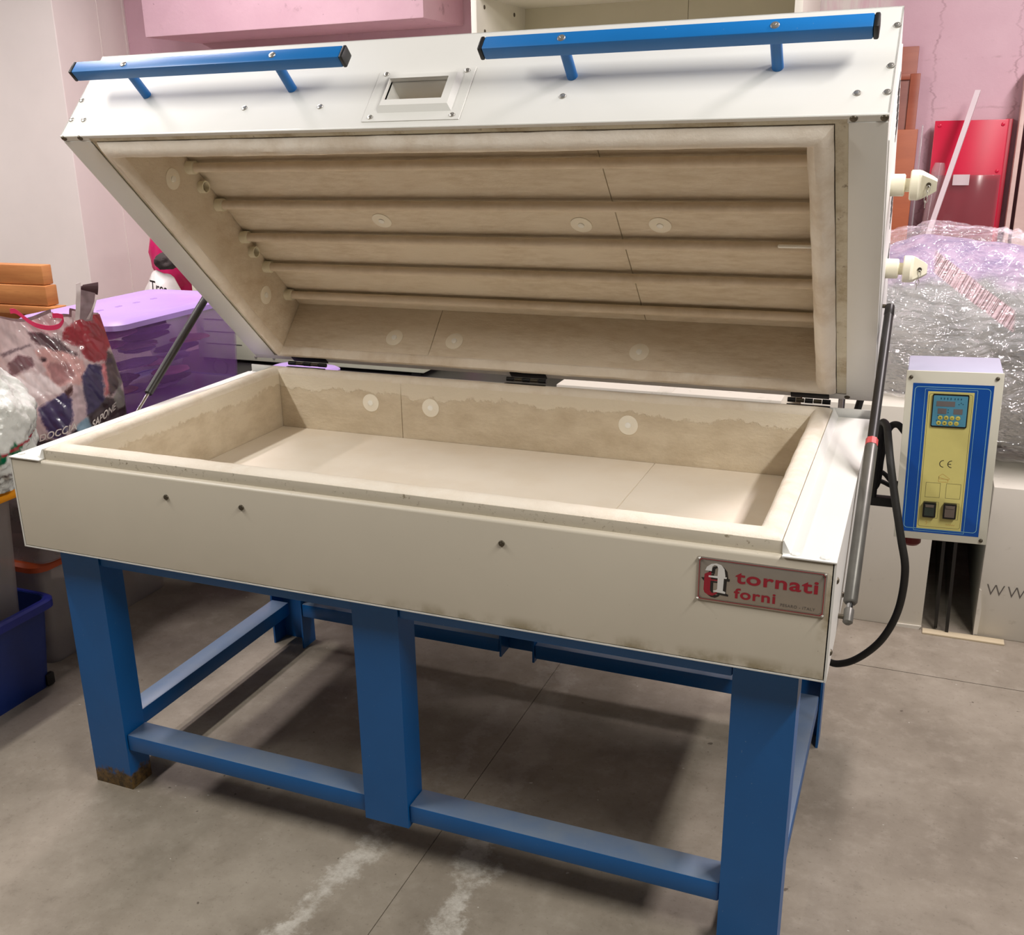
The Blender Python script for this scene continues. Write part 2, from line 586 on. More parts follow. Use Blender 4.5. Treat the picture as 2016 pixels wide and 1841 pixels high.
channel(LX[1], LX[1] + TL, .862, .930, 0, Z0, False, M_blue)
channel(.8444, .9534, .862, .930, 0.100, Z0, False, M_blue)
def bar(name, a, b, mat=M_blued):
    return MB().box(a, b, 0.004).build(name, mat, kiln)
zs0, zs1 = 0.112, 0.157
for (x0, x1) in ((LX[0] + TL + .001, .8434), (.9544, LX[1] - .001)):
    bar('stretcher', (x0, .060, zs0), (x1, .128, zs1))
    bar('stretcher', (x0, .864, zs0), (x1, .928, zs1))
    bar('top_rail', (x0, .058, .615), (x1, .124, Z0 - .001))
    bar('top_rail', (x0, .864, .615), (x1, .928, Z0 - .001))
bar('stretcher', (.0555, .128, zs0), (.118, .861, zs1))
bar('stretcher', (1.682, .128, zs0), (1.744, .861, zs1))
bar('top_rail', (.0555, .128, .615), (.118, .861, Z0 - .001))
bar('top_rail', (1.682, .128, .615), (1.744, .861, Z0 - .001))

# ---- base housing
hs = MB()
hs.box((0.003, 0.003, Z0), (W - .003, 0.95, Z0 + .004))
hs.box((0.0, -.0006, Z0), (0.0036, 0.95, Z1), 0)
hs.box((W - .0036, -.0006, Z0), (W, 0.95, Z1), 0)
hs.box((0.003, -.0006, Z0), (W - .003, 0.004, Z0 + .0028), 0)
hs.box((0.0, 0.947, Z0), (W, 0.95, Z1 + .02), 0)
housing = hs.build('housing', M_white, kiln)
fp = MB()
fp.prism([(0.0, Z0 + .0048), (0.0, Z1 - .007), (.0018, Z1 - .0025), (.006, Z1 - .0006), (.0165, Z1 - .0006), (.0165, Z1 - .004), (.004, Z1 - .004), (.003, Z1 - .01), (.003, Z0 + .0048)], 0.0056, W - .0056, 0)
front = fp.build('front_panel', M_front, kiln, ang=50)
MB().box((R0X, .0145, Z1 - .003), (R1X + .001, .0168, RZ), .0005).build('front_lip', M_front, kiln)
def side_plate(x0, x1, inner):
    y0, y1 = -0.0025, 0.93
    s = 1 if inner == x1 else -1
    poly = [(x0, Z1), (x0, Z1 + .0022), (x1, Z1 + .0022), (x1, Z1)]
    mb = MB().prism([(p[0], p[1]) for p in poly], y0, y1, 1)
    a = inner
    b = inner - s * 0.012
    mb.prism([(b, Z1 + .002), (a, RZ + .002), (a + s * .0015, RZ + .002), (a + s * .0015, Z1 + .001)], .012, y1, 1)
    return mb.build('top_plate', M_white, kiln, ang=20)
side_plate(0.0, R0X, R0X)
side_plate(R1X + .0015, W, R1X + .0015)
# ---- insulation of the base
def ring(mb, rect_o, rect_i, prof, z, n=(64, 40), jit=0.0012, seed=0.0):
    """sweep a profile (t across, h up) around a rectangular ring"""
    rows = []
    for (t, h) in prof:
        x0 = rect_o[0] + (rect_i[0] - rect_o[0]) * t
        x1 = rect_o[1] + (rect_i[1] - rect_o[1]) * t
        y0 = rect_o[2] + (rect_i[2] - rect_o[2]) * t
        y1 = rect_o[3] + (rect_i[3] - rect_o[3]) * t
        c = [(x0, y0), (x1, y0), (x1, y1), (x0, y1)]
        row = []
        for s in range(4):
            a, b = c[s], c[(s + 1) % 4]
            m_ = n[s % 2]
            for i in range(m_):
                u = i / m_
                x, y = a[0] + (b[0] - a[0]) * u, a[1] + (b[1] - a[1]) * u
                q = Vector((x * 16 + seed, y * 16, t * 2.0))
                dx = noise.noise(q) * jit + noise.noise(q * 4.3) * jit * .6
                dz = noise.noise(q + Vector((9, 3, 1))) * jit + noise.noise(q * 3.7 + Vector((2, 8, 5))) * jit * .5
                row.append((x + dx, y + dx, z + h + dz))
        rows.append(row)
    L_ = len(rows[0])
    vs = [p for r in rows for p in r]
    fs = []
    R_ = len(rows)
    for r in range(R_):
        for i in range(L_):
            j = (i + 1) % L_
            q = (r + 1) % R_
            fs.append([r * L_ + i, r * L_ + j, q * L_ + j, q * L_ + i])
    return mb.raw(vs, fs)
prof = [(0.0, -.06), (0.0, -.004), (.06, .0), (.2, .004), (.4, .006), (.62, .006), (.8, .004), (.93, -.001), (1.0, -.008), (.97, -.016), (.9, -.06)]
ring(MB(), (R0X + .001, R1X - .001, R0Y, R1Y), (I0X, I1X, I0Y, I1Y), prof, RZ).build('rim', M_rim, kiln, label='soft white fibre rim around the base chamber')
zt = RZ - .012
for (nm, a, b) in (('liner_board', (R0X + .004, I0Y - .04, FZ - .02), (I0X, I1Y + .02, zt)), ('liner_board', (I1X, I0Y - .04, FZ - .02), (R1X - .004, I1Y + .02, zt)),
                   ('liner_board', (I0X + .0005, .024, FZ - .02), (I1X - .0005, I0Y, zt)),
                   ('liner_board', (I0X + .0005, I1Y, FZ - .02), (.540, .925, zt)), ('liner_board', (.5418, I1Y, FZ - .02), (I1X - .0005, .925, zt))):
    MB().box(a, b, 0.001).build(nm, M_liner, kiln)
for (x0, x1) in ((I0X + .001, 1.2815), (1.2835, I1X - .001)):
    MB().box((x0, I0Y + .001, FZ - .025), (x1, I1Y - .001, FZ), 0.0015).build('chamber_floor', M_shelf, kiln)
# ---- ceramic washers
def washer(M4, parent_list):
    """flat disc with a raised pin, local z outward"""
    mb = MB(M4)
    mb.tube([(0, 0, -.002), (0, 0, .0016), (0, 0, .002)], [.0262, .0262, .0250], 28)
    w_ = mb.build('washer', M_disc, kiln)
    mp = MB(M4)
    mp.tube([(0, 0, .0), (0, 0, .0042), (0, 0, .005)], [.0082, .0080, .006], 9)
    mp.build('pin', M_discw, w_)
def frame_at(p, nrm):
    nrm = Vector(nrm).normalized()
    q = nrm.to_track_quat('Z', 'Y').to_matrix().to_4x4()
    q.translation = p
    return q
def LP(x, v, w):
    return LID @ Vector((x, v, w))
def LN(x, v, w):
    return LID.to_3x3() @ Vector((x, v, w))
for x in (.442, .634, 1.208):
    washer(frame_at((x, I1Y, .831), (0, -1, 0)), None)
for (x, v) in ((.586, .466), (1.119, .459), (1.309, .461)):
    washer(frame_at(LP(x, v, .158), LN(0, 0, -1)), None)
for (v, w_) in ((.716, .077), (.228, .076)):
    washer(frame_at(LP(.1302, v, w_), (1, 0, 0)), None)
for x in (.49, .68, 1.213):
    washer(frame_at(LP(x, .0683, .057), LN(0, 1, 0)), None)

# ---- screws
_scr = {}
def screw(p, nrm, parent, mat=None, r=.0068, name='screw'):
    mat = mat or M_screw
    key = (tuple(round(a, 3) for a in nrm), mat.name, r)
    if key in _scr:
        return link(name, _scr[key], p, parent)
    mb = MB(frame_at((0, 0, 0), nrm))
    mb.tube([(0, 0, -.002), (0, 0, .0006), (0, 0, .0022), (0, 0, .0032), (0, 0, .0033)], [r, r, r * .86, r * .5, r * .42], 14, caps=True)
    # recessed drive
    mb.tube([(0, 0, .00325), (0, 0, .0036)], [r * .36, r * .30], 6)
    o = mb.build(name, mat, parent)
    me = o.data
    off = WORLD[o.name].copy()
    for v in me.vertices:
        v.co += off
    WORLD[o.name] = Vector(p)
    o.location = Vector(p) - WORLD[parent.name]
    _scr[key] = me
    return o
for x in (.438, .631, 1.211):
    screw((x, -.0005, .8405), (0, -1, 0), front, M_scrd, .0062)
for x in (.012, .074):
    screw((x, .024, Z1 + .0022), (0, 0, 1), kiln, M_white, .0085, 'rivet')
for x in (1.733, 1.780):
    screw((x, .012, Z1 + .0022), (0, 0, 1), kiln, M_white, .0085, 'rivet')
for (y, z) in ((.05, .835), (.05, .70), (.30, .70)):
    screw((W, y, z), (1, 0, 0), kiln, M_scrd, .006)

# ---- lid shell
vp = dict(x0=.828, x1=.961, w0=.065, w1=.123)
ls = MB(LID)
ls.frame((0, V - .003, 0), (W, V, HL), (vp['x0'], V - .003, vp['w0']), (vp['x1'], V, vp['w1']), 1)
ls.box((0, 0, HL - .003), (W, V, HL))
ls.box((0, 0, 0), (.003, V, HL))
ls.box((W - .003, 0, 0), (W, V, HL))
ls.box((0, 0, 0), (W, .003, HL))
ls.box((0, V - .008, -.0005), (W, V, .0028))
for (xa, xb) in ((0, .0795), (1.734, W)):
    ls.box((xa, V - .018, -.0004), (xb, V - .006, .0027))
ls.box((0, 0, -.0005), (W, .022, .0028))
lid = ls.build('lid_shell', M_white, kiln, smooth=False, label='raised white lid shell, hinged at the back')
MB(LID).box((.0798, V - .0180, -.0002), (1.7337, V - .0085, .0026)).build('soiled_flange', M_dirty, kiln)
fb = MB(LID).tube([(0.0, V - .0022, .0018), (W, V - .0022, .0018)], .0028, 10).build('folded_edge', M_white, kiln)
for (x0, x1) in ((.0, .078), (1.7355, W)):
    MB(LID).box((x0 + .0005, .0225, -.002), (x1 - .0005, V - .0155, .001), .0006).build('flange', M_white, kiln)
for (x0, x1) in ((.078, .0915), (1.7135, 1.7355)):
    MB(LID).box((x0, .024, .002), (x1, V - .019, .005)).build('edge_channel', M_dirty, kiln)
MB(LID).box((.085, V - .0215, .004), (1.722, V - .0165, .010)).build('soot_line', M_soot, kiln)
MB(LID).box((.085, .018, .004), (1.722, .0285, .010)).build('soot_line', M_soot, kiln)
# lid insulation
lp = [(0.0, .03), (0.0, -.0015), (.10, -.006), (.26, -.012), (.46, -.017), (.68, -.0165), (.86, -.010), (1.0, .002), (.97, .008), (.9, .03)]
ring(MB(LID), (.0933, 1.7121, .028, V - .0215), (.1302, 1.666, .0683, .8796), lp, 0.0, jit=.0013, seed=5.0).build('lid_rim', M_rimd, kiln, label='rounded fibre rim inside the lid edge')
for (a, b, mt) in (((.096, .031, .006), (.1302, .924, .19), M_fibw), ((1.666, .031, .006), (1.709, .924, .19), M_fibw),
                   ((.1305, .031, .006), (.612, .0683, .19), M_fib), ((.614, .031, .006), (1.6655, .0683, .19), M_fib),
                   ((.1305, .0686, .158), (1.2095, .8793, .19), M_fib), ((1.2115, .0686, .158), (1.6655, .8793, .19), M_fib)):
    MB(LID).box(a, b, .0008).build('lid_liner_board', mt, kiln)
MB(LID).frame((.1305, .8796, .006), (1.6655, .924, .19), (vp['x0'] - .004, .8796, vp['w0'] - .004), (vp['x1'] + .004, .924, vp['w1'] + .004), 1).build('lid_liner_board', M_fibw, kiln, smooth=False)
# viewing port
vpo = MB(LID)
ax0, ax1, aw0, aw1 = .793, 1.010, .016, .153
vpo.frame((ax0, V, aw0), (ax1, V + .002, aw1), (vp['x0'], V, vp['w0']), (vp['x1'], V + .002, vp['w1']), 1)
b0 = [(ax0 + .030, aw0 + .022), (ax1 - .022, aw0 + .022), (ax1 - .022, aw1 - .014), (ax0 + .030, aw1 - .014)]
b1 = [(b0[0][0] + .004, b0[0][1] + .012), (b0[1][0] - .010, b0[1][1] + .012), (b0[2][0] - .010, b0[2][1] - .006), (b0[3][0] + .004, b0[3][1] - .006)]
hh = [(vp['x0'], vp['w0']), (vp['x1'], vp['w0']), (vp['x1'], vp['w1']), (vp['x0'], vp['w1'])]
vs, fs = [], []
for (pl, lev) in ((b0, V + .002), (b1, V + .011), (hh, V + .011), (hh, V - .045)):
    for p in pl:
        vs.append((p[0], lev, p[1]))
for r in range(3):
    for i in range(4):
        j = (i + 1) % 4
        fs.append([r * 4 + i, r * 4 + j, (r + 1) * 4 + j, (r + 1) * 4 + i])
vpo.raw(vs, fs)
port = vpo.build('viewing_port', M_white, kiln, smooth=False, label='small bevelled viewing window in the lid front')
MB(LID).box((vp['x0'] + .0005, V - .048, vp['w0'] + .0005), (vp['x1'] - .0005, V - .045, vp['w1'] - .0005)).build('pane', M_glassp, port)
VN = LN(0, 1, 0)
for (x, w_) in ((ax0 + .017, aw0 + .011), (ax1 - .017, aw0 + .011), (ax1 - .017, aw1 - .009), (ax0 + .017, aw1 - .009)):
    screw(LP(x, V + .002, w_), VN, port, None, .0058)
for (x, w_) in ((.486, .067), (.678, .063), (1.212, .067), (1.744, .049), (1.792, .049), (1.792, .109), (1.793, .204), (.008, .111), (.008, .051), (.046, .049)):
    screw(LP(x, V, w_), VN, lid)
WN = LN(0, 0, -1)
for (x, v) in ((.008, V - .006), (.056, V - .006), (1.744, V - .007), (1.793, V - .007), (1.738, .012)):
    screw(LP(x, v, -.0006), WN, lid, M_scrd)
# handles
def handle(x0, x1, posts):
    hb = MB(LID)
    a0, a1, c0, c1 = V + .064, V + .092, .102, .134
    hb.box((x0 + .009, a0, c0), (x1 - .009, a1, c1), .003)
    h = hb.build('handle', M_handle, kiln, label='long square blue lift handle on the lid')
    for e in (0, 1):
        xa, xb = (x0, x0 + .009) if e == 0 else (x1 - .009, x1)
        MB(LID).box((xa, a0 - .0006, c0 - .0006), (xb, a1 + .0006, c1 + .0006), .003).build('end_cap', M_black, h)
    for x in posts:
        MB(LID).tube([(x, V - .001, .117), (x, a0 + .002, .117)], .0105, 18).build('post', M_handle, h)
        screw(LP(x, a1, .117), VN, h, None, .0080)
handle(.046, .760, (.198, .589))
handle(1.054, 1.771, (1.220, 1.603))
# heater tubes
for v in (.686, .544, .410, .276, .141):
    MB(LID).tube([(.128, v, .140), (1.668, v, .140)], .0115, 20).build('heater_tube', M_tube, kiln)
    mb = MB(LID)
    mb.tube([(.1298, v, .140), (.152, v, .140), (.1525, v, .140)], [.0165, .0165, .013], 20)
    mb.build('tube_sleeve', M_cream, kiln)
for v in (.622, .353):
    mb = MB(LID)
    n_ = 24
    vs, fs = [], []
    for (x, r) in ((.1298, .0155), (.148, .0155), (.148, .0125), (.1298, .0125), (.112, .0125)):
        for i in range(n_):
            a = 2 * math.pi * i / n_
            vs.append((x, v + r * math.cos(a), .133 + r * math.sin(a)))
    for r in range(4):
        for i in range(n_):
            j = (i + 1) % n_
            fs.append([r * n_ + i, r * n_ + j, (r + 1) * n_ + j, (r + 1) * n_ + i])
    mb.raw(vs, fs)
    mb.build('vent_sleeve', M_cream, kiln)
MB(LID).tube([(1.575, .430, .128), (1.577, .430, .128), (1.667, .430, .128)], [.002, .004, .004], 12).build('thermocouple', M_discw, kiln)
# vent plugs on the right side
def plug(v, w_, tw):
    c = LP(W, v, w_)
    mb = MB()
    n_ = 28
    def circ(x, r, sq=1.0):
        out = []
        for i in range(n_):
            a = 2 * math.pi * i / n_
            out.append((c.x + x, c.y + math.cos(a) * r * sq, c.z + math.sin(a) * r))
        return out
    rows = [circ(0, .0215), circ(.026, .0215), circ(.028, .019)]
    mbs = MB()
    vs = [p for r in rows for p in r]
    fs = []
    for r in range(2):
        for i in range(n_):
            j = (i + 1) % n_
            fs.append([r * n_ + i, r * n_ + j, (r + 1) * n_ + j, (r + 1) * n_ + i])
    fs.append([i for i in range(n_)])
    fs.append([2 * n_ + i for i in range(n_)])
    mbs.raw(vs, fs)
    sl = mbs.build('vent_collar', M_cream, kiln)
    rows = [circ(.026, .013), circ(.037, .013), circ(.037, .0265), circ(.039, .0290), (circ(.052, .0290)), circ(.058, .0265, .95), circ(.078, .0135, .55 / .55 * .9), circ(.086, .006, .9)]
    # flatten the grip into a wedge
    vs = [list(p) for r in rows for p in r]
    for k_, r in enumerate(rows):
        if k_ >= 5:
            lim = (.0105, .0085, .006)[k_ - 5]
            zl = (.0275, .0160, .010)[k_ - 5]
            for i in range(n_):
                q = vs[k_ * n_ + i]
                a = 2 * math.pi * i / n_
                q[1] = c.y + max(-lim, min(lim, math.cos(a) * .03))
                q[2] = c.z + math.sin(a) * zl
    fs = []
    for r in range(len(rows) - 1):
        for i in range(n_):
            j = (i + 1) % n_
            fs.append([r * n_ + i, r * n_ + j, (r + 1) * n_ + j, (r + 1) * n_ + i])
    fs.append(list(range(n_)))
    fs.append([(len(rows) - 1) * n_ + i for i in range(n_)])
    R = Matrix.Translation(c) @ Matrix.Rotation(tw, 4, 'X') @ Matrix.Translation(-c)
    mbp = MB(R)
    mbp.raw(vs, fs)
    p = mbp.build('vent_plug', M_cream, kiln, ang=28, label='cream ceramic vent plug with a chain')
    # chain
    eye = Vector((c.x + .071, c.y - .010, c.z + .001))
    MB().tube([eye + Vector((0, .0, 0)), eye + Vector((0, -.0025, 0))], .0045, 12).build('eyelet', M_scrd, p)
    for i in range(4):
        cc = eye + Vector((-.001 * i, -.003, -.008 - .0095 * i))
        pts = []
        for s in range(13):
            a = 2 * math.pi * s / 12
            d = Vector((math.cos(a) * .0032, 0, math.sin(a) * .0068)) if i % 2 == 0 else Vector((0, math.cos(a) * .0032, math.sin(a) * .0068))
            pts.append(cc + d)
        MB().tube(pts, .0008, 6, caps=False).build('chain_link', M_screw, p)
plug(.622, .133, math.radians(20))
plug(.353, .133, math.radians(-18))
# vent slots and side cover plate
for (v0, v1, w0, w1) in [(.30 + i * .018, .308 + i * .018, .17, .21) for i in range(3)] + [(.44 + i * .02, .449 + i * .02, .17, .22) for i in range(5)] + [(.70 + i * .02, .709 + i * .02, .17, .22) for i in range(7)]:
    MB(LID).box((W + .0012, v0, w0), (W + .0030, v1, w1), .0003).build('vent_slot', M_black, kiln)
MB(LID).box((W, .01, .014), (W + .0022, V - .075, .242), .0008).build('side_cover', M_white, kiln)

# ---- hinges
def hinge(x0, x1):
    hb = MB()
    hb.box((x0, .932, Z1 + .016), (x1, .951, Z1 + .0225), .001)
    h = hb.build('hinge', M_black, kiln)
    n_ = 5
    w_ = (x1 - x0) / n_
    for i in range(n_):
        r = .0062 if i % 2 == 0 else .0055
        MB().tube([(x0 + w_ * i + .0008, .957, .9165), (x0 + w_ * (i + 1) - .0008, .957, .9165)], r, 12).build('knuckle', M_scrd if i % 2 else M_black, h)
    MB(LID).box((x0 + .006, -.001, -.004), (x1 - .006, .020, -.0008), .0006).build('leaf', M_black, h)
hinge(.130, .262)
hinge(.842, .960)
hinge(1.598, 1.702)
MB().tube([(1.7255, 1.02, .70), (1.7235, 1.015, .925)], .0085, 14).build('support_pin', M_chrome, kiln)
MB().box((.02, .95, .70), (1.78, .975, .76), .003).build('rear_beam', M_blue, kiln)
MB().tube([(1.7255, 1.02, .72), (1.7255, .96, .72)], .009, 10).build('pin_bracket', M_black, kiln)

# ---- gas struts
def strut(x, side, colours):
    bot = Vector((x, .205, .698))
    top = Vector((x, .838, 1.176))
    d = (top - bot).normalized()
    Ln = (top - bot).length
    s = MB()
    if side > 0:
        s.tube([bot + d * .030, bot + d * .034, bot + d * (Ln * .50), bot + d * (Ln * .505)], [.010, .0128, .0128, .011], 20)
        g = s.build('gas_strut', M_strut, kiln, label='grey and black gas strut with a red collar')
        MB().tube([bot + d * (Ln * .505), bot + d * (Ln * .505 + .016)], .0122, 8).build('collar', M_redcap, g)
        MB().tube([bot + d * (Ln * .505 + .016), bot + d * (Ln - .03)], .0100, 18).build('rod_sleeve', M_strutd, g)
        MB().tube([bot + d * (Ln - .03), bot + d * (Ln - .026), bot + d * Ln], [.0085, .0108, .0100], 14).build('end_fitting', M_strutd, g)
        MB().tube([bot + d * .014, bot + d * .030], .006, 12).build('shaft', M_chrome, g)
        MB().tube([bot - d * .014, bot - d * .010, bot + d * .016, bot + d * .018], [.005, .0092, .0092, .008], 14).build('ball_socket', M_strut, g)
    else:
        s.tube([bot + d * (Ln * .46), bot + d * (Ln * .46 + .004), bot + d * (Ln - .02)], [.010, .0112, .0112], 20)
        g = s.build('gas_strut', M_strutd, kiln, label='dark gas strut on the far side of the kiln')
        MB().tube([bot + d * .01, bot + d * (Ln * .46)], .0042, 12).build('rod', M_chrome, g)
        MB().tube([bot - d * .010, bot + d * .016], .008, 12).build('ball_socket', M_strut, g)
        MB().tube([bot + d * (Ln - .02), bot + d * Ln], .009, 12).build('end_fitting', M_strutd, g)
    xs = W if side > 0 else 0
    MB().tube([(xs, bot.y, bot.z), (x, bot.y, bot.z)], .0045, 10).build('stud', M_scrd, g)
    MB().tube([(xs, top.y, top.z), (x, top.y, top.z)], .0045, 10).build('stud', M_scrd, g)
strut(1.818, 1, None)
strut(-.016, -1, None)

# ---- nameplate
M_plate = pmat('brushed_plate', (176, 166, 154), 0.36, 0.55, var=0.06, scale=30)
M_pred = pmat('plate_red', (158, 32, 48), 0.5, var=0.06)
M_pblk = pmat('plate_black', (40, 36, 34), 0.5, var=0.1)
M_pwht = pmat('plate_white', (232, 230, 226), 0.45, var=0.03)
M_pgrey = pmat('plate_grey', (104, 98, 92), 0.5, var=0.05)
NX0, NX1, NZ0, NZ1 = 1.575, 1.7875, .787, .8685
NY = -.0022
plate = MB().box((NX0, NY, NZ0), (NX1, 0.0, NZ1), .0006).build('nameplate', M_plate, kiln, label='grey metal nameplate with red lettering')
def pl(u, v, lev=0.0):
    return (NX0 + u * (NX1 - NX0), NY - .0003 - lev, NZ0 + v * (NZ1 - NZ0))
def poly_plate(pts, mat, lev, name):
    mb = MB()
    n_ = len(pts)
    mb.raw([pl(u, v, lev) for u, v in pts], [list(range(n_))])
    return mb.build(name, mat, plate, smooth=False)
def border(inset, wd, mat, ch):
    mb = MB()
    iw, ih = inset / (NX1 - NX0), inset / (NZ1 - NZ0)
    ww, wh = wd / (NX1 - NX0), wd / (NZ1 - NZ0)
    cw, chh = ch / (NX1 - NX0), ch / (NZ1 - NZ0)
    def oct_(a, b):
        return [(a + cw, b), (1 - a - cw, b), (1 - a, b + chh), (1 - a, 1 - b - chh), (1 - a - cw, 1 - b), (a + cw, 1 - b), (a, 1 - b - chh), (a, b + chh)]
    A, B = oct_(iw, ih), oct_(iw + ww, ih + wh)
    mb.raw([pl(*p) for p in A + B], [[i, (i + 1) % 8, 8 + (i + 1) % 8, 8 + i] for i in range(8)])
    mb.build('border_line', mat, plate, smooth=False)
border(.0028, .0011, M_pred, .004)
border(.0050, .0004, M_pgrey, .004)
def uvp(q):
    u = (q[0] - 205) / 1510.0
    top, bot = 60 + 215 * u, 600 + 200 * u
    return (u, (bot - q[1]) / (bot - top))
wh_ = [(300, 235), (320, 190), (370, 158), (430, 152), (490, 172), (530, 222), (545, 300), (545, 320), (565, 325), (562, 342), (530, 340), (525, 490), (555, 503), (555, 527), (410, 497), (408, 485), (440, 480), (455, 468), (455, 334), (345, 317), (345, 298), (452, 306), (455, 215), (442, 182), (410, 172), (385, 190), (380, 245)]
rd_ = [(295, 278), (330, 262), (375, 252), (375, 345), (470, 355), (475, 370), (370, 362), (370, 480), (385, 508), (410, 518), (470, 500), (440, 535), (400, 550), (350, 540), (305, 510), (290, 470)]
poly_plate([uvp((x + 36, y + 34)) for x, y in wh_], M_pblk, .0000, 'logo_shadow')
poly_plate([uvp((x + 34, y + 26)) for x, y in rd_], M_pblk, .00004, 'logo_shadow')
poly_plate([uvp(q) for q in [(255, 320), (600, 345), (600, 372), (290, 340), (295, 370)]], M_pblk, .00006, 'logo_shadow')
poly_plate([uvp(q) for q in rd_], M_pred, .0001, 'logo_mark')
poly_plate([uvp(q) for q in wh_], M_pwht, .00015, 'logo_mark')
flat_text('tornati', lambda a, b: pl(.305 + a * .635, .50 + b * .275, .0001), M_pred, plate, bold=.022, space=1.08)
flat_text('forni', lambda a, b: pl(.300 + a * .325, .155 + b * .235, .0001), M_pred, plate, bold=.022, space=1.08)
flat_text('PESARO - ITALY', lambda a, b: pl(.665 + a * .265, .125 + b * .062, .0001), M_pgrey, plate, bold=.004, space=1.12)
for (u, v) in ((.012, .04), (.988, .04), (.988, .96), (.012, .96)):
    p = pl(u, v)
    screw((p[0], NY, p[2]), (0, -1, 0), plate, M_screw, .0028, 'rivet')

# ---- control box
ang = math.radians(-1.6)
CB = Matrix.Translation((1.970, .75, .860)) @ Matrix.Rotation(ang, 4, 'Y')
BW, BH = .190, .388
M_encl = pmat('grey_enclosure_lilac_cast', (176, 176, 196), 0.5, var=0.04)  # grey-lilac paint, with the lilac of reflected light put into the colour
M_face = pmat('cream_face', (226, 222, 206), 0.45, var=0.03)
M_dblue = pmat('decal_blue', (8, 82, 172), 0.4, var=0.04)
M_dyel = pmat('decal_yellow', (226, 214, 132), 0.45, var=0.05, scale=20)
M_dline = pmat('decal_line', (150, 205, 215), 0.5, var=0.03)
M_dgrey = pmat('decal_dark_line', (92, 84, 60), 0.5, var=0.05)
M_dblk = pmat('bezel_black', (26, 25, 24), 0.35, var=0.1)
M_dsky = pmat('display_blue', (86, 150, 178), 0.35, var=0.05)
M_lcd = pmat('lcd_grey', (118, 112, 112), 0.25, var=0.06)
M_btn = pmat('button_yellow', (212, 200, 100), 0.4, var=0.06)
M_btnk = pmat('button_mark', (120, 108, 30), 0.5, var=0.05)
M_ink = pmat('display_ink', (34, 84, 108), 0.5, var=0.05)
M_or = pmat('orange_line', (208, 150, 70), 0.5, var=0.05)
M_swg = pmat('switch_green', (52, 62, 56), 0.2, var=0.1)
M_swb = pmat('switch_brown', (112, 100, 92), 0.2, var=0.1)
M_dred = pmat('dark_red_plastic', (118, 24, 22), 0.35, var=0.1)
box_ = MB(CB).box((-BW / 2, .003, -BH / 2), (BW / 2, .175, BH / 2), .004).build('control_box', M_encl, kiln, label='lilac grey control box with a blue and yellow panel')
face = MB(CB).box((-BW / 2 - .001, 0, -BH / 2 - .001), (BW / 2 + .001, .0035, BH / 2 + .001), .0012).build('face_plate', M_face, box_)
def cu(u, v, lev=0.0):
    return (-BW / 2 + u * BW, -lev, -BH / 2 + v * BH)
def rrect(x0, x1, z0, z1, r, n_=5):
    pts = []
    for (cx_, cz_, a0) in ((x1 - r, z1 - r, 0), (x0 + r, z1 - r, 90), (x0 + r, z0 + r, 180), (x1 - r, z0 + r, 270)):
        for i in range(n_ + 1):
            a = math.radians(a0 + 90 * i / n_)
            pts.append((cx_ + r * math.cos(a), cz_ + r * math.sin(a)))
    return pts
def U(u): return -BW / 2 + u * BW
def Vv(v): return -BH / 2 + v * BH
def cpanel(u0, u1, v0, v1, r, y0, y1, mat, name):
    p = rrect(U(u0), U(u1), Vv(v0), Vv(v1), r)
    return MB(CB).prism(p, y0, y1, 1).build(name, mat, box_)
def cline(u0, u1, v0, v1, r, wd, lev, mat, name='decal_line'):
    A = rrect(U(u0), U(u1), Vv(v0), Vv(v1), r)
    B = rrect(U(u0) + wd, U(u1) - wd, Vv(v0) + wd, Vv(v1) - wd, max(r - wd, .0002))
    n_ = len(A)
    mb = MB(CB)
    mb.raw([(x, -lev, z) for x, z in A + B], [[i, (i + 1) % n_, n_ + (i + 1) % n_, n_ + i] for i in range(n_)])
    return mb.build(name, mat, box_, smooth=False)
cpanel(.072, .915, .042, .932, .0006, -.0004, 0, M_dblue, 'decal_field')
cline(.095, .888, .064, .914, .008, .0011, .0006, M_dline)
cline(.205, .755, .052, .902, .001, .0008, .0006, M_dline)
cpanel(.238, .722, .068, .888, .0006, -.0007, 0, M_dyel, 'decal_field')
cline(.252, .708, .080, .876, .005, .0006, .0009, M_dgrey)
cpanel(.290, .672, .684, .876, .004, -.0040, 0, M_dblk, 'display_bezel')
cpanel(.302, .660, .693, .868, .002, -.0046, 0, M_dsky, 'display_face')
cpanel(.335, .530, .806, .836, .001, -.0050, 0, M_lcd, 'display_window')
cpanel(.355, .448, .763, .794, .001, -.0050, 0, M_lcd, 'display_window')
cpanel(.520, .615, .763, .794, .001, -.0050, 0, M_lcd, 'display_window')
for i in range(4):
    cpanel(.376 + i * .034, .386 + i * .034, .846, .857, .0003, -.0050, 0, M_ink, 'display_mark')
for i in range(3):
    cpanel(.520 + i * .033, .530 + i * .033, .846, .856, .0003, -.0050, 0, M_ink, 'display_mark')
for (u, v) in ((.565, .818), (.588, .826), (.607, .820), (.460, .785), (.460, .770), (.357, .751), (.345, .722)):
    cpanel(u, u + .011, v, v + .005, .0003, -.0050, 0, M_ink, 'display_mark')
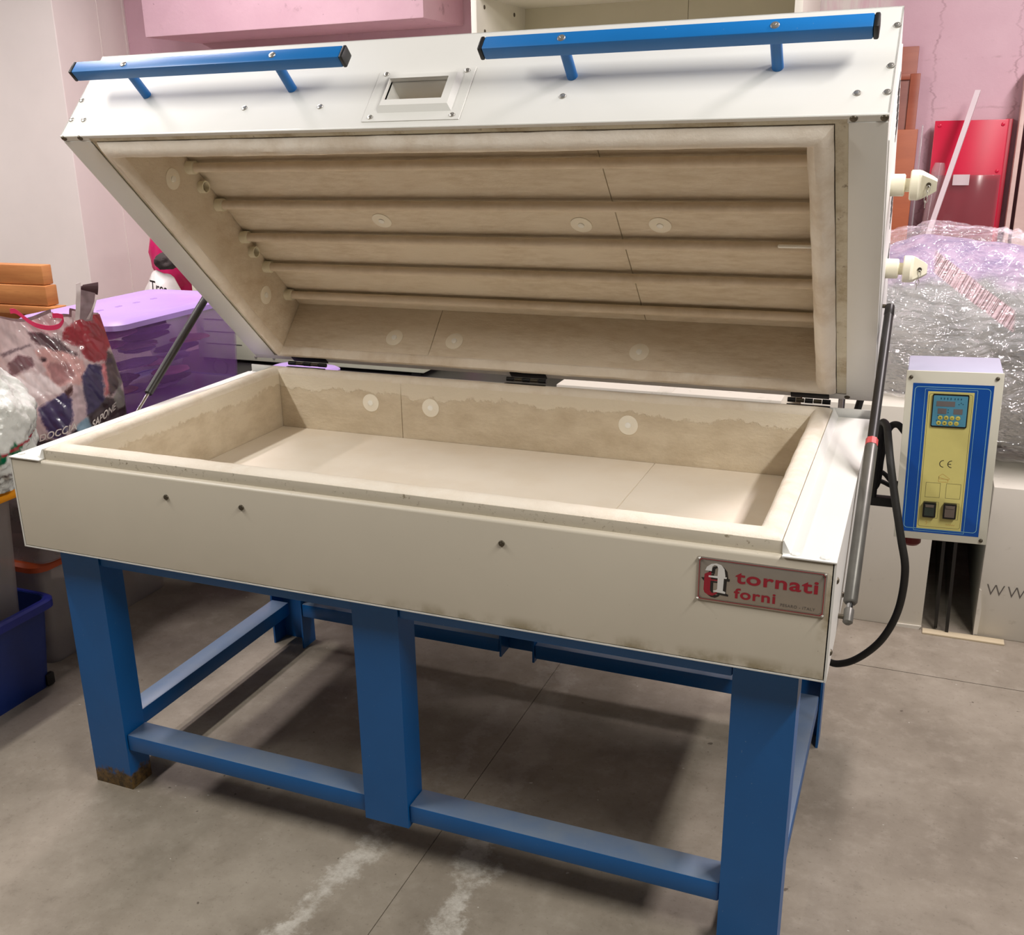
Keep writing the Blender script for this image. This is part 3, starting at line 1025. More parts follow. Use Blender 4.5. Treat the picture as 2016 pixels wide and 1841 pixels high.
for r in range(2):
    for i in range(4):
        u, v = .388 + i * .062 - r * .012, .741 - r * .031
        cpt = CB @ Vector((U(u), -.0046, Vv(v)))
        Mb_ = Matrix.Translation(cpt) @ Matrix.Rotation(ang, 4, 'Y')
        b_ = MB(Mb_).tube([(0, 0.001, 0), (0, -.0008, 0), (0, -.0012, 0)], [.0048, .0048, .0040], 18).build('button', M_btn, box_)
        s_ = .0016
        mk = [(-s_, -s_), (s_, -s_), (s_, s_), (-s_, s_)] if i in (0, 1) else ([(-s_, -s_), (s_, -s_), (0, s_)] if r == 0 else [(-s_, s_), (s_, s_), (0, -s_)]) if i == 2 else [(-s_ * 1.4, -.0005), (s_ * 1.4, -.0005), (s_ * 1.4, .0005), (-s_ * 1.4, .0005)]
        MB(Mb_).prism(mk, -.0014, -.0010, 1).build('button_mark', M_btnk, box_)
def arcstroke(cx_, cz_, r, a0, a1, wd, mat, name):
    mb = MB(CB)
    n_ = 14
    vs, fs = [], []
    for i in range(n_ + 1):
        a = math.radians(a0 + (a1 - a0) * i / n_)
        for q in (r, r - wd):
            vs.append((cx_ + q * math.cos(a), -.0009, cz_ + q * math.sin(a)))
    for i in range(n_):
        fs.append([2 * i, 2 * i + 1, 2 * i + 3, 2 * i + 2])
    mb.raw(vs, fs)
    return mb.build(name, mat, box_, smooth=False)
zc = Vv(.468)
arcstroke(U(.468), zc, .0085, 88, 272, .0016, M_pblk, 'mark_letter')
arcstroke(U(.555), zc, .0085, 88, 272, .0016, M_pblk, 'mark_letter')
MB(CB).box((U(.555) - .0078, -.0009, zc - .0008), (U(.555) - .001, -.0005, zc + .0008)).build('mark_letter', M_pblk, box_)
def seg(p, q, wd, mat, name):
    d = Vector((q[0] - p[0], q[1] - p[1]))
    n2 = Vector((-d.y, d.x)).normalized() * wd / 2
    mb = MB(CB)
    mb.raw([(p[0] + n2.x, -.0009, p[1] + n2.y), (q[0] + n2.x, -.0009, q[1] + n2.y), (q[0] - n2.x, -.0009, q[1] - n2.y), (p[0] - n2.x, -.0009, p[1] - n2.y)], [[0, 1, 2, 3]])
    return mb
kx, kz = U(.485), Vv(.382)
ic = MB()
for (a, b) in (((-.010, -.009), (.009, -.009)), ((.009, -.009), (.009, -.002)), ((.009, -.002), (-.010, -.002)), ((-.010, -.009), (-.010, .004)), ((-.010, .004), (-.003, .010)), ((-.003, .010), (.012, -.0005)), ((.012, -.0005), (.009, -.004)), ((-.010, .002), (.009, -.004)), ((-.010, -.002), (-.010, .004))):
    q = seg((kx + a[0], kz + a[1]), (kx + b[0], kz + b[1]), .0006, None, '')
    o_ = len(ic.V)
    ic.V += q.V
    ic.F += [[i + o_ for i in f] for f in q.F]
ic.build('kiln_icon', M_or, box_, smooth=False)
for (u0, u1) in ((.300, .458), (.520, .678)):
    cline(u0, u1, .262, .352, .0006, .0006, .0009, M_dgrey)
for (u0, mt) in ((.292, M_swg), (.512, M_swb)):
    cline(u0, u0 + .165, .135, .236, .0006, .0006, .0009, M_dgrey)
    cpanel(u0 - .002, u0 + .140, .146, .236, .0025, -.010, 0, M_dblk, 'switch_bezel')
    mb = MB(CB)
    x0, x1, z0, z1 = U(u0 + .016), U(u0 + .122), Vv(.157), Vv(.226)
    mb.prism([(x0, z0), (x1, z0), (x1, z1), (x0, z1)], -.0125, -.009, 1)
    sw = mb.build('rocker_switch', mt, box_)
    MB(CB).prism([(x0 + .002, z1 - .006), (x1 - .002, z1 - .006), (x1 - .001, z1), (x0 + .001, z1)], -.0138, -.0120, 1).build('switch_highlight_bar', M_swb, box_)
zz = [(U(.345), Vv(.118)), (U(.335), Vv(.108)), (U(.350), Vv(.106)), (U(.338), Vv(.092))]
lt = MB()
for a, b in zip(zz, zz[1:]):
    q = seg(a, b, .0006, None, '')
    o_ = len(lt.V); lt.V += q.V; lt.F += [[i + o_ for i in f] for f in q.F]
lt.build('mains_icon', M_or, box_, smooth=False)
lt = MB()
zz = [(U(.55 + i * .011), Vv(.098 + (.006 if i % 2 else 0))) for i in range(10)]
for a, b in zip(zz, zz[1:]):
    q = seg(a, b, .0006, None, '')
    o_ = len(lt.V); lt.V += q.V; lt.F += [[i + o_ for i in f] for f in q.F]
lt.build('heater_icon', M_or, box_, smooth=False)
FN = CB.to_3x3() @ Vector((0, -1, 0))
for (u, v) in ((.045, .965), (.940, .972), (.945, .022)):
    screw(CB @ Vector((U(u), -.001, Vv(v))), FN, box_, M_scrd, .0042)
MB().tube([(1.918, .795, .668), (1.918, .795, .640), (1.918, .795, .634)], [.021, .021, .016], 24).build('red_knob', M_dred, box_)
MB().box((1.80, .842, .700), (1.878, .866, .722), .002).build('bracket_arm', M_black, kiln)
# cables
MB().tube(smoothpath([(1.823, .85, .72), (1.824, .86, .84), (1.826, .86, .898), (1.838, .82, .905), (1.846, .765, .885), (1.855, .71, .855), (1.873, .68, .781), (1.895, .66, .694), (1.911, .655, .62), (1.907, .68, .515), (1.882, .70, .429), (1.843, .72, .366), (1.80, .74, .325), (1.76, .76, .315), (1.70, .78, .36), (1.66, .80, .668)], 8), .0085, 14).build('cable', M_rubber, kiln, label='thick black cable looping below the control box')
MB().tube(smoothpath([(1.880, .86, .880), (1.862, .862, .898), (1.846, .865, .892), (1.837, .868, .862), (1.832, .868, .81), (1.828, .868, .745), (1.80, .87, .72)], 8), .0080, 12).build('cable', M_rubber, kiln)
MB().tube(smoothpath([(1.79, .90, .76), (1.835, .90, .768), (1.862, .88, .752), (1.885, .88, .75)], 8), .0055, 10).build('cable', M_rubber, kiln)
MB().tube(smoothpath([(1.79, .92, .745), (1.835, .91, .742), (1.862, .90, .735), (1.885, .90, .735)], 8), .0055, 10).build('cable', M_rubber, kiln)
MB().tube(smoothpath([(1.775, 1.05, .95), (1.765, 1.03, .90), (1.755, 1.01, .85), (1.74, .97, .80)], 8), .009, 10).build('cable', M_rubber, kiln)

# ================================================================== BACKGROUND, LEFT
def plastic(name, col, alpha, rough=0.25, var=0.12):
    k = NT(name)
    b = lin(col)
    k.color(k.ramp(k.noise(6, 4), [(0.3, tuple(x * (1 - var) for x in b[:3]) + (1,)), (0.7, b)]))
    k.b.inputs['Roughness'].default_value = rough
    k.b.inputs['Alpha'].default_value = alpha
    return k.m
M_navy = pmat('navy_plastic', (22, 54, 132), 0.32, var=0.15)
M_navyr = pmat('navy_plastic_rim', (38, 52, 150), 0.3, var=0.08)
M_clear = plastic('frosted_plastic', (176, 166, 162), 0.45, 0.35)
M_clear2 = plastic('clear_plastic', (206, 198, 192), 0.42, 0.3)
M_orange = pmat('orange_plastic', (240, 156, 24), 0.35, var=0.05)
M_orred = pmat('orange_red_plastic', (208, 92, 44), 0.4, var=0.06)
M_purple = plastic('purple_clear_plastic', (166, 112, 192), 0.30, 0.15)
M_lilac = pmat('lilac_plastic', (178, 148, 214), 0.4, var=0.04)
def tapered_bin(name, x0, x1, y0, y1, z0, z1, taper, mat, rim_mat, label, cat, rim=.018, t=.004):
    root = thing(name, ((x0 + x1) / 2, (y0 + y1) / 2, z0), label, cat)
    vs, fs = [], []
    n_ = 6
    def rr(a, b, c, d, r):
        pts = []
        for (cx_, cy_, a0) in ((b - r, d - r, 0), (a + r, d - r, 90), (a + r, c + r, 180), (b - r, c + r, 270)):
            for i in range(n_):
                q = math.radians(a0 + 90 * i / (n_ - 1))
                pts.append((cx_ + r * math.cos(q), cy_ + r * math.sin(q)))
        return pts
    lay = [(taper, z0, 0), (0, z1, 0), (0, z1, t), (taper, z0 + t, t)]
    N = 4 * n_
    for (ins, z, tt) in lay:
        i_ = ins + tt
        for p in rr(x0 + i_, x1 - i_, y0 + i_, y1 - i_, .035):
            vs.append((p[0], p[1], z))
    for r in range(3):
        for i in range(N):
            j = (i + 1) % N
            fs.append([r * N + i, r * N + j, (r + 1) * N + j, (r + 1) * N + i])
    fs.append(list(range(N)))
    fs.append([3 * N + i for i in range(N)])
    MB().raw(vs, fs).build('tub', mat, root)
    if rim_mat:
        A, B = rr(x0 - rim, x1 + rim, y0 - rim, y1 + rim, .045), rr(x0 + .001, x1 - .001, y0 + .001, y1 - .001, .035)
        vs, fs = [], []
        for (P_, z) in ((A, z1 - .026), (A, z1 - .004), (rr(x0 - rim * .6, x1 + rim * .6, y0 - rim * .6, y1 + rim * .6, .042), z1 + .002), (B, z1 + .002), (B, z1 - .026)):
            for p in P_:
                vs.append((p[0], p[1], z))
        for r in range(5):
            for i in range(N):
                j = (i + 1) % N
                q = (r + 1) % 5
                fs.append([r * N + i, r * N + j, q * N + j, q * N + i])
        MB().raw(vs, fs).build('rim', rim_mat, root)
    return root, rr, N
def lid_on(root, rr, N, x0, x1, y0, y1, z, h, mat, name='lid', ov=.018, step=True):
    vs, fs = [], []
    lay = [(-ov, 0), (-ov, h * .55), (-ov * .3, h * .9), (.02, h)]
    if step:
        lay += [(.035, h * .78), (.10, h * .80)]
    for (ins, dz) in lay:
        for p in rr(x0 + ins, x1 - ins, y0 + ins, y1 - ins, .05):
            vs.append((p[0], p[1], z + dz))
    for r in range(len(lay) - 1):
        for i in range(N):
            j = (i + 1) % N
            fs.append([r * N + i, r * N + j, (r + 1) * N + j, (r + 1) * N + i])
    fs.append(list(range(N)))
    fs.append([(len(lay) - 1) * N + i for i in range(N)])
    return MB().raw(vs, fs).build(name, mat, root)
def contents(root, x0, x1, y0, y1, z0, z1, cols, n_, seed):
    random.seed(seed)
    for i in range(n_):
        cx_, cy_ = random.uniform(x0, x1), random.uniform(y0, y1)
        cz_ = z0 + (z1 - z0) * (i + .5) / n_
        rx, ry, rz = random.uniform(.05, .09), random.uniform(.06, .12), (z1 - z0) / n_ * .75
        rx = min(rx, (x1 - x0) / 2)
        bm = bmesh.new()
        bmesh.ops.create_icosphere(bm, subdivisions=3, radius=1)
        for v in bm.verts:
            q = 1 + .25 * noise.noise(v.co * 2.2 + Vector((seed, i, 0)))
            v.co = Vector((cx_ + v.co.x * rx * q, cy_ + v.co.y * ry * q, max(z0, min(z1, cz_ + v.co.z * rz * q))))
        MB().addbm(bm).build('folded_cloth', cols[i % len(cols)], root)

# blue crate on the floor and the clear box standing in it
crate, rr, N = tapered_bin('plastic_crate', -.86, -.42, -.22, .42, 0.0, .285, .022, M_navy, M_navyr, 'navy blue plastic crate standing on the floor at far left', 'crate')
MB().box((-.450, .372, .004), (-.434, .402, .040), .003).build('castor', M_black, crate)
bxx, rr, N = tapered_bin('storage_box', -.83, -.452, -.20, .385, .008, .618, .03, M_clear2, None, 'frosted storage box with bright orange lid standing in blue crate', 'storage box')
lid_on(bxx, rr, N, -.83, -.452, -.20, .385, .618, .034, M_orange, ov=.036, step=False)
M_cl1 = pmat('dark_cloth', (58, 50, 48), 0.9, var=0.3, scale=25)
M_cl2 = pmat('mauve_cloth', (150, 112, 130), 0.9, var=0.3, scale=25)
M_cl3 = pmat('cream_cloth', (188, 176, 160), 0.9, var=0.15, scale=25)
M_cl4 = pmat('pink_cloth', (232, 150, 200), 0.9, var=0.2, scale=25)
M_cl5 = pmat('violet_cloth', (136, 110, 164), 0.9, var=0.3, scale=25)
M_cl6 = pmat('salmon_cloth', (196, 128, 110), 0.9, var=0.2, scale=25)
contents(bxx, -.72, -.56, -.05, .27, .04, .60, [M_cl1, M_cl2, M_cl1, M_cl3, M_cl1], 8, 3)
# second stack
b2, rr, N = tapered_bin('storage_box', -.90, -.505, .47, .80, 0.0, .325, .02, M_clear2, None, 'clear storage box with orange red lid on floor behind blue crate', 'storage box')
lid_on(b2, rr, N, -.90, -.505, .47, .80, .325, .030, M_orred, ov=.012, step=False)
contents(b2, -.80, -.64, .57, .70, .02, .30, [M_cl3, M_cl2, M_cl1], 5, 5)
b3, rr, N = tapered_bin('storage_box', -.88, -.46, .46, .80, .355, .655, .015, M_clear, M_lilac, 'frosted storage box under the printed shopping bag', 'storage box')
contents(b3, -.76, -.58, .56, .70, .37, .62, [M_cl2, M_cl1], 4, 8)
MB().box((-.885, .455, .652), (-.455, .805, .660), .002).build('lid', M_clear, b3)
# third stack with the purple bin on top
b4, rr, N = tapered_bin('storage_box', -.92, -.575, .83, 1.14, 0.0, .33, .02, M_clear2, None, 'clear plastic tub on the floor under the purple bin', 'storage box')
contents(b4, -.80, -.66, .92, 1.04, .02, .30, [M_cl3, M_cl6, M_cl3], 5, 11)
lid_on(b4, rr, N, -.92, -.575, .83, 1.14, .33, .012, M_clear, ov=.008, step=False)
b5, rr, N = tapered_bin('storage_box', -.92, -.575, 1.17, 1.48, 0.0, .33, .02, M_clear2, None, 'farthest clear plastic tub on the floor left of the kiln', 'storage box')
contents(b5, -.80, -.66, 1.26, 1.38, .02, .30, [M_cl3, M_cl3], 4, 12)
lid_on(b5, rr, N, -.92, -.575, 1.17, 1.48, .33, .012, M_clear, ov=.008, step=False)
b6, rr, N = tapered_bin('storage_box', -.88, -.44, .84, 1.50, .344, .715, .02, M_navy, M_navyr, 'navy storage box directly below the purple bin', 'storage box')
MB().box((-.87, .85, .708), (-.45, 1.49, .717), .002).build('lid', M_navy, b6)
pb, rr, N = tapered_bin('storage_bin', -.82, -.425, .85, 1.49, .720, 1.005, .012, M_purple, None, 'see-through purple storage bin with lilac lid full of clothes', 'storage bin')
pl_lid = lid_on(pb, rr, N, -.82, -.425, .85, 1.49, 1.005, .030, M_lilac, ov=.022)
for i in range(4):
    MB().box((-.66 + .0, 1.02 + i * .09, 1.0285), (-.648, 1.045 + i * .09, 1.0305), .0006).build('lid_notch', M_purple, pb)
contents(pb, -.64, -.53, .95, 1.38, .73, .99, [M_cl5, M_cl1, M_cl5, M_cl6, M_cl2, M_cl4, M_cl1, M_cl5, M_cl4, M_cl3], 22, 21)

# wooden boxes at far left
def wood(name, c1, c2, sc=3.0, st=(1, 1, 9)):
    k = NT(name)
    f = k.noise(sc, 6, 0.6, stretch=st)
    g = k.noise(sc * 6, 4, 0.6, stretch=st)
    c = k.ramp(f, [(0.3, lin(c2)), (0.7, lin(c1))])
    c = k.mix(k.math('MULTIPLY', k.sm(g, 0.5, 0.7), 0.4), c, lin(c2))
    k.color(c)
    k.b.inputs['Roughness'].default_value = 0.45
    return k.m
M_pine = wood('honey_pine', (206, 142, 84), (176, 112, 62))
rk = thing('wooden_rack', (-1.60, 1.62, 0), 'honey coloured stepped wooden box by the white wall', 'wooden box')
MB().box((-1.95, 1.42, 1.040), (-1.285, 1.47, 1.116), .004).build('board', M_pine, rk)
MB().box((-1.95, 1.41, .960), (-1.272, 1.47, 1.038), .004).build('board', M_pine, rk)
MB().box((-1.95, 1.40, .925), (-1.235, 1.47, .958), .004).build('board', M_pine, rk)
MB().box((-1.95, 1.43, .0), (-1.28, 1.46, .925), .004).build('carcass', M_pine, rk)

# ---- shopping bag with a printed picture
PRINT = [
([(-0.052, 1.041), (-0.015, 1.037), (0.032, 1.011), (0.055, 0.979), (0.083, 0.961), (0.066, 0.959), (0.024, 0.978), (-0.005, 0.991), (-0.035, 1.011)], (80, 55, 60)),
([(-0.132, 0.982), (-0.049, 1.007), (-0.047, 1.001), (-0.127, 0.974)], (110, 90, 95)),
([(-0.035, 0.992), (0.001, 0.987), (0.054, 0.971), (0.091, 0.941), (0.09, 0.911), (0.067, 0.873), (0.042, 0.887), (0.012, 0.876), (0.005, 0.881), (-0.002, 0.893), (-0.008, 0.901), (-0.015, 0.911), (-0.025, 0.92), (-0.015, 0.931), (-0.022, 0.943), (-0.029, 0.962), (-0.039, 0.986)], (200, 152, 148)),
([(-0.004, 0.949), (0.049, 0.942), (0.058, 0.904), (0.01, 0.88), (-0.002, 0.893), (-0.012, 0.931)], (158, 112, 112)),
([(-0.03, 0.968), (-0.015, 0.965), (-0.012, 0.953), (-0.023, 0.951)], (70, 45, 50)),
([(-0.11, 0.914), (-0.058, 0.929), (-0.017, 0.906), (0.012, 0.872), (0.013, 0.857), (-0.042, 0.857), (-0.071, 0.838), (-0.109, 0.877)], (220, 203, 203)),
([(-0.115, 0.954), (-0.084, 0.978), (-0.049, 0.965), (-0.049, 0.939), (-0.081, 0.932), (-0.106, 0.917), (-0.116, 0.885), (-0.115, 0.922)], (110, 75, 80)),
([(0.078, 0.898), (0.103, 0.929), (0.141, 0.92), (0.134, 0.818), (0.106, 0.791), (0.075, 0.776), (0.076, 0.818)], (58, 48, 86)),
([(-0.054, 0.817), (0.009, 0.854), (0.023, 0.856), (0.039, 0.842), (0.033, 0.775), (-0.003, 0.722), (-0.037, 0.727), (-0.052, 0.783)], (62, 50, 88)),
([(0.047, 0.875), (0.071, 0.872), (0.076, 0.818), (0.071, 0.769), (0.029, 0.771), (0.042, 0.838)], (192, 168, 172)),
([(0.021, 0.86), (0.046, 0.881), (0.045, 0.86), (0.031, 0.84)], (75, 45, 45)),
([(0.039, 1.01), (0.053, 1.038), (0.064, 1.047), (0.115, 1.068), (0.139, 1.091), (0.19, 1.09), (0.19, 0.979), (0.164, 0.959), (0.156, 0.93), (0.118, 0.934), (0.096, 0.952), (0.086, 0.983)], (152, 48, 58)),
([(0.164, 0.959), (0.21, 0.93), (0.21, 0.857), (0.153, 0.823), (0.15, 0.828), (0.156, 0.926)], (78, 62, 66)),
([(0.141, 0.924), (0.156, 0.926), (0.15, 0.828), (0.139, 0.825)], (190, 110, 115)),
([(0.075, 0.776), (0.106, 0.791), (0.138, 0.822), (0.173, 0.813), (0.22, 0.783), (0.22, 0.70), (0.083, 0.732)], (58, 42, 46)),
([(-0.16, 0.732), (-0.003, 0.718), (0.074, 0.769), (0.083, 0.732), (0.22, 0.727), (0.22, 0.609), (-0.16, 0.609)], (50, 42, 50)),
([(0.036, 0.747), (0.053, 0.768), (0.075, 0.773), (0.079, 0.753), (0.085, 0.744), (0.047, 0.726)], (130, 160, 180)),
([(0.159, 0.815), (0.19, 0.857), (0.201, 0.802), (0.198, 0.779), (0.169, 0.779)], (140, 135, 130)),
]
BH_ = Vector((.6393, .7691, 0))
BNn = Vector((.7691, -.6393, 0))
BP = Vector((-.50, .64, 0))
def bag_top(s):
    return 1.082 + (.012 * math.sin(s * 30)) + (-.02 if .03 < s < .08 else 0)
def bag_edges(z):
    # left / right outline of the bag by height
    t = (z - .661) / (1.09 - .661)
    return (-.158 + .02 * t, .200 - .045 * max(0, t - .45) * 1.6)
def bag_pt(s, z, side):
    a, b = bag_edges(z)
    u = (s - a) / (b - a)
    u = min(1, max(0, u))
    t = (z - .661) / (1.09 - .661)
    depth = .085 * (math.sin(math.pi * u) ** .6) * (1 - .72 * max(0, t) ** 2.2)
    q = Vector((s * 9, z * 9, side * 3))
    cr = .012 * noise.noise(q) + .008 * abs(noise.noise(Vector((s * 30 + z * 14, z * 12, side)))) + .0016 * noise.noise(q * 6)
    return BP + BH_ * s + BNn * (side * (depth + .003) + (cr if side > 0 else cr * .6 - .012) - .03) + Vector((0, 0, z))
PB = [((min(p[0] for p in pp), max(p[0] for p in pp), min(p[1] for p in pp), max(p[1] for p in pp)), pp, pc) for pp, pc in PRINT]
def make_bag():
    root = thing('shopping_bag', BP + Vector((0, 0, .661)), 'shiny printed shopping bag with pink handle and a face picture', 'bag')
    nu, nv = 170, 190
    vs, fs, cols = [], [], []
    for side in (1, -1):
        for j in range(nv + 1):
            for i in range(nu + 1):
                t = j / nv
                zz_ = .661 + t * (1.09 - .661)
                a, b = bag_edges(zz_)
                s = a + (b - a) * i / nu
                z = .661 + t * (bag_top(s) - .661)
                p = bag_pt(s, z, side)
                vs.append(p)
                c = (192, 168, 168)
                if side > 0:
                    acc = [0, 0, 0]
                    wx = .005 * noise.noise(Vector((s * 45, z * 45, 1))) + .003 * noise.noise(Vector((s * 130, z * 130, 1)))
                    wz = .005 * noise.noise(Vector((s * 45, z * 45, 5))) + .003 * noise.noise(Vector((s * 130, z * 130, 5)))
                    for (jx, jz) in ((.003, .001), (-.001, .003), (-.003, -.001), (.001, -.003)):
                        cc = c
                        sx_, sz_ = s + wx + jx, z + wz + jz
                        for (bb, pp, pc) in PB:
                            if bb[0] < sx_ < bb[1] and bb[2] < sz_ < bb[3] and inpoly((sx_, sz_), pp):
                                cc = pc
                        acc = [acc[q] + cc[q] / 4 for q in range(3)]
                    c = tuple(acc)
                f = 1 + .30 * noise.noise(Vector((s * 60 + z * 40, z * 14, 2))) + .12 * noise.noise(Vector((s * 150, z * 30, 4)))
                L_ = lin(tuple(max(0, min(255, x)) for x in c))
                cols.append((L_[0] * f, L_[1] * f, L_[2] * f, 1))
        o_ = 0 if side == 1 else (nu + 1) * (nv + 1)
        for j in range(nv):
            for i in range(nu):
                k_ = o_ + j * (nu + 1) + i
                fs.append([k_, k_ + 1, k_ + nu + 2, k_ + nu + 1])
    mb = MB()
    mb.raw(vs, fs)
    o = mb.build('body', attr_mat('printed_film', 'print', 0.30, 0.06, 30, 0.4), root, ang=60)
    paint(o, cols)
    M_lt = pmat('print_letters', (206, 196, 190), 0.4, var=0.1, scale=60)
    def sap(a, b):
        s = .083 + a * .080 + b * .006
        z = .738 + a * .042 + b * .024
        return bag_pt(s, z, 1) + BNn * .004
    def doc(a, b):
        s = -.068 + a * .108 + b * .005
        z = .716 + a * .030 + b * .022
        return bag_pt(s, z, 1) + BNn * .004
    flat_text('SAPONE', sap, M_lt, root, bold=.02)
    flat_text('DOCCIA', doc, M_lt, root, bold=.02)
    M_pk = pmat('pink_handle', (222, 44, 96), 0.35, var=0.1)
    pts = [(-0.087, 1.107), (-0.071, 1.104), (-0.043, 1.075), (-0.022, 1.060), (0.01, 1.050), (0.038, 1.054), (0.053, 1.074), (0.042, 1.082), (0.024, 1.084)]
    path = smoothpath([bag_pt(s, min(z, 1.085), 1) + Vector((0, 0, max(0, z - 1.085))) + BNn * .022 for s, z in pts], 8)
    mb = MB()
    vs, fs = [], []
    for i, p in enumerate(path):
        for (dz, dn) in ((-.007, 0), (.007, .001), (.007, .004), (-.007, .003)):
            vs.append(p + Vector((0, 0, dz)) + BNn * dn)
    for i in range(len(path) - 1):
        for q in range(4):
            r = (q + 1) % 4
            fs.append([i * 4 + q, i * 4 + r, i * 4 + 4 + r, i * 4 + 4 + q])
    fs += [[0, 1, 2, 3], [len(vs) - 4 + q for q in range(4)]]
    mb.raw(vs, fs)
    mb.build('handle', M_pk, root)
    # upright folded flap of the bag mouth
    M_fl = pmat('bag_inside', (150, 128, 132), 0.35, var=0.15, scale=20)
    M_fw = pmat('bag_edge_white', (222, 208, 206), 0.35, var=0.06, scale=20)
    def strip(pa, pb, mat, bow):
        vs, fs = [], []
        n_ = 10
        for (ofs) in (0, -.0025):
            for i in range(n_ + 1):
                t = i / n_
                for q in (0, 1):
                    a, b = (pa, pb)[q]
                    s, z = a[0] + (b[0] - a[0]) * t, a[1] + (b[1] - a[1]) * t
                    vs.append(BP + BH_ * s + BNn * (ofs + bow * math.sin(t * 2.4) + .006 * noise.noise(Vector((s * 40, z * 40, q)))) + Vector((0, 0, z)))
        k_ = 2 * (n_ + 1)
        for i in range(n_):
            a = 2 * i
            fs += [[a, a + 1, a + 3, a + 2], [k_ + a, k_ + a + 1, k_ + a + 3, k_ + a + 2], [a, a + 2, k_ + a + 2, k_ + a], [a + 1, a + 3, k_ + a + 3, k_ + a + 1]]
        fs += [[0, 1, k_ + 1, k_], [2 * n_, 2 * n_ + 1, k_ + 2 * n_ + 1, k_ + 2 * n_]]
        MB().raw(vs, fs).build('flap', mat, root)
    strip(((.086, 1.060), (.103, 1.168)), ((.099, 1.060), (.117, 1.172)), M_fw, .012)
    strip(((.098, 1.055), (.114, 1.160)), ((.135, 1.055), (.160, 1.164)), M_fl, .002)
    strip(((.118, 1.060), (.150, 1.120)), ((.126, 1.060), (.158, 1.125)), M_fw, .018)
    strip(((.110, 1.150), (.122, 1.164)), ((.160, 1.130), (.166, 1.168)), pmat('bag_edge_dark', (86, 58, 62), 0.4, var=0.1), .010)
make_bag()

# ---- white carrier bag with green discs
def white_bag():
    cx_, cy_, cz_ = -.475, .300, .654
    root = thing('carrier_bag', (cx_, cy_, cz_), 'crumpled white plastic carrier bag with green discs on orange lid', 'bag')
    bm = bmesh.new()
    bmesh.ops.create_icosphere(bm, subdivisions=6, radius=1)
    vs, cols = [], []
    G = lin((0, 104, 66)); R_ = lin((176, 34, 56)); Wc = lin((226, 228, 222)); K = lin((50, 50, 46))
    for v in bm.verts:
        d = v.co.copy()
        q = d * 2.3
        r = 1 + .16 * noise.noise(q) + .10 * abs(noise.noise(q * 2.1 + Vector((3, 1, 2)))) + .05 * abs(noise.noise(q * 5)) + .02 * noise.noise(q * 11)
        x, y, z = d.x * .165 * r, d.y * .155 * r, d.z * .20 * r
        zf = z + .175
        if d.z > .35:
            f = 1 - .55 * (d.z - .35)
            x *= f
            y *= f
            zf += .05 * (d.z - .35)
        p = Vector((cx_ + x, cy_ + y, cz_ + max(.0, zf)))
        v.co = p
        # printed marks face the camera side (+x,-y)
        h = p - Vector((cx_, cy_, 0))
        s = h.x * .64 + h.y * .77
        z = p.z
        front = d.x * .77 - d.y * .64
        c = Wc
        if front > .1:
            for (sc, zc_) in ((.055, .776), (.100, .789)):
                if (s - sc) ** 2 + (z - zc_) ** 2 < .0185 ** 2:
                    c = G
            if abs(z - (.776 + (s - .04) * .28)) < .0035:
                c = R_
            if abs(z - (.700 + s * .3)) < .003 and s > 0:
                c = lin((120, 110, 108))
            if abs(z - (.885 + .6 * s + .003 * math.sin(s * 300))) < .004 and .02 < s < .05:
                c = K
        cols.append(c)
    o = MB().addbm(bm).build('body', attr_mat('white_film', 'print', 0.22, 0.2, 35, 0.4), root, ang=50)
    paint(o, cols)
    for (dx, dy, h) in ((-.02, .02, .30), (.03, -.02, .28)):
        pts = [Vector((cx_ + dx, cy_ + dy, cz_ + .32)), Vector((cx_ + dx - .02, cy_ + dy + .01, cz_ + .32 + h * .22)), Vector((cx_ + dx + .03, cy_ + dy + .02, cz_ + .32 + h * .2)), Vector((cx_ + dx + .04, cy_ + dy + .02, cz_ + .30))]
        MB().tube(smoothpath(pts, 8), .012, 10).build('handle', pmat('white_film_handle', (226, 228, 222), 0.3, var=0.05), root)
white_bag()

# ---- things on a black bench behind the kiln, left
M_bench = pmat('black_bench', (26, 24, 26), 0.4, var=0.2)
bn = thing('workbench', (-.25, 1.95, 0), 'low black workbench behind the left end of the kiln', 'bench')
MB().prism([(-1.15, 1.56), (-.40, 1.56), (-.40, 1.03), (.66, 1.03), (.66, 2.40), (-1.15, 2.40)], .630, .660, 2).build('top', M_bench, bn)
for (x, y) in ((-1.12, 1.60), (.62, 1.60), (-1.12, 2.36), (.62, 2.36)):
    MB().box((x - .02, y - .02, 0), (x + .02, y + .02, .630), .002).build('leg', M_bench, bn)
M_cab = pmat('pale_green_metal', (212, 212, 190), 0.45, var=0.04)
cb = thing('vented_cabinet', (-.45, 2.05, .660), 'pale metal cabinet with vent slots on the black bench', 'cabinet')
MB().box((-.985, 1.93, .672), (.10, 2.36, 1.075), .004).build('body', M_cab, cb)
for i in range(5):
    MB().box((-.94, 1.9285, .735 + i * .052), (-.775 + (.02 if i == 0 else .0), 1.931, .738 + i * .052), .0004).build('vent_slot', M_black, cb)
for (x, z) in ((-.69, .690), (-.60, .690), (-.955, 1.05), (-.955, .80)):
    screw((x, 1.93, z), (0, -1, 0), cb, M_screw, .007)
for (x, y) in ((-.95, 1.96), (.06, 1.96), (-.95, 2.33), (.06, 2.33)):
    MB().box((x - .02, y - .02, .660), (x + .02, y + .02, .672), .001).build('foot', M_black, cb)
MB_ring = []
for i in range(25):
    a = 2 * math.pi * i / 24
    MB_ring.append((-.70 + .035 * math.cos(a), 1.70, .695 + .032 * math.sin(a)))
tag(MB().tube(MB_ring, .003, 8, caps=False).build('wire_ring', M_rubber), 'black wire ring standing on the bench beside purple bin', 'ring')
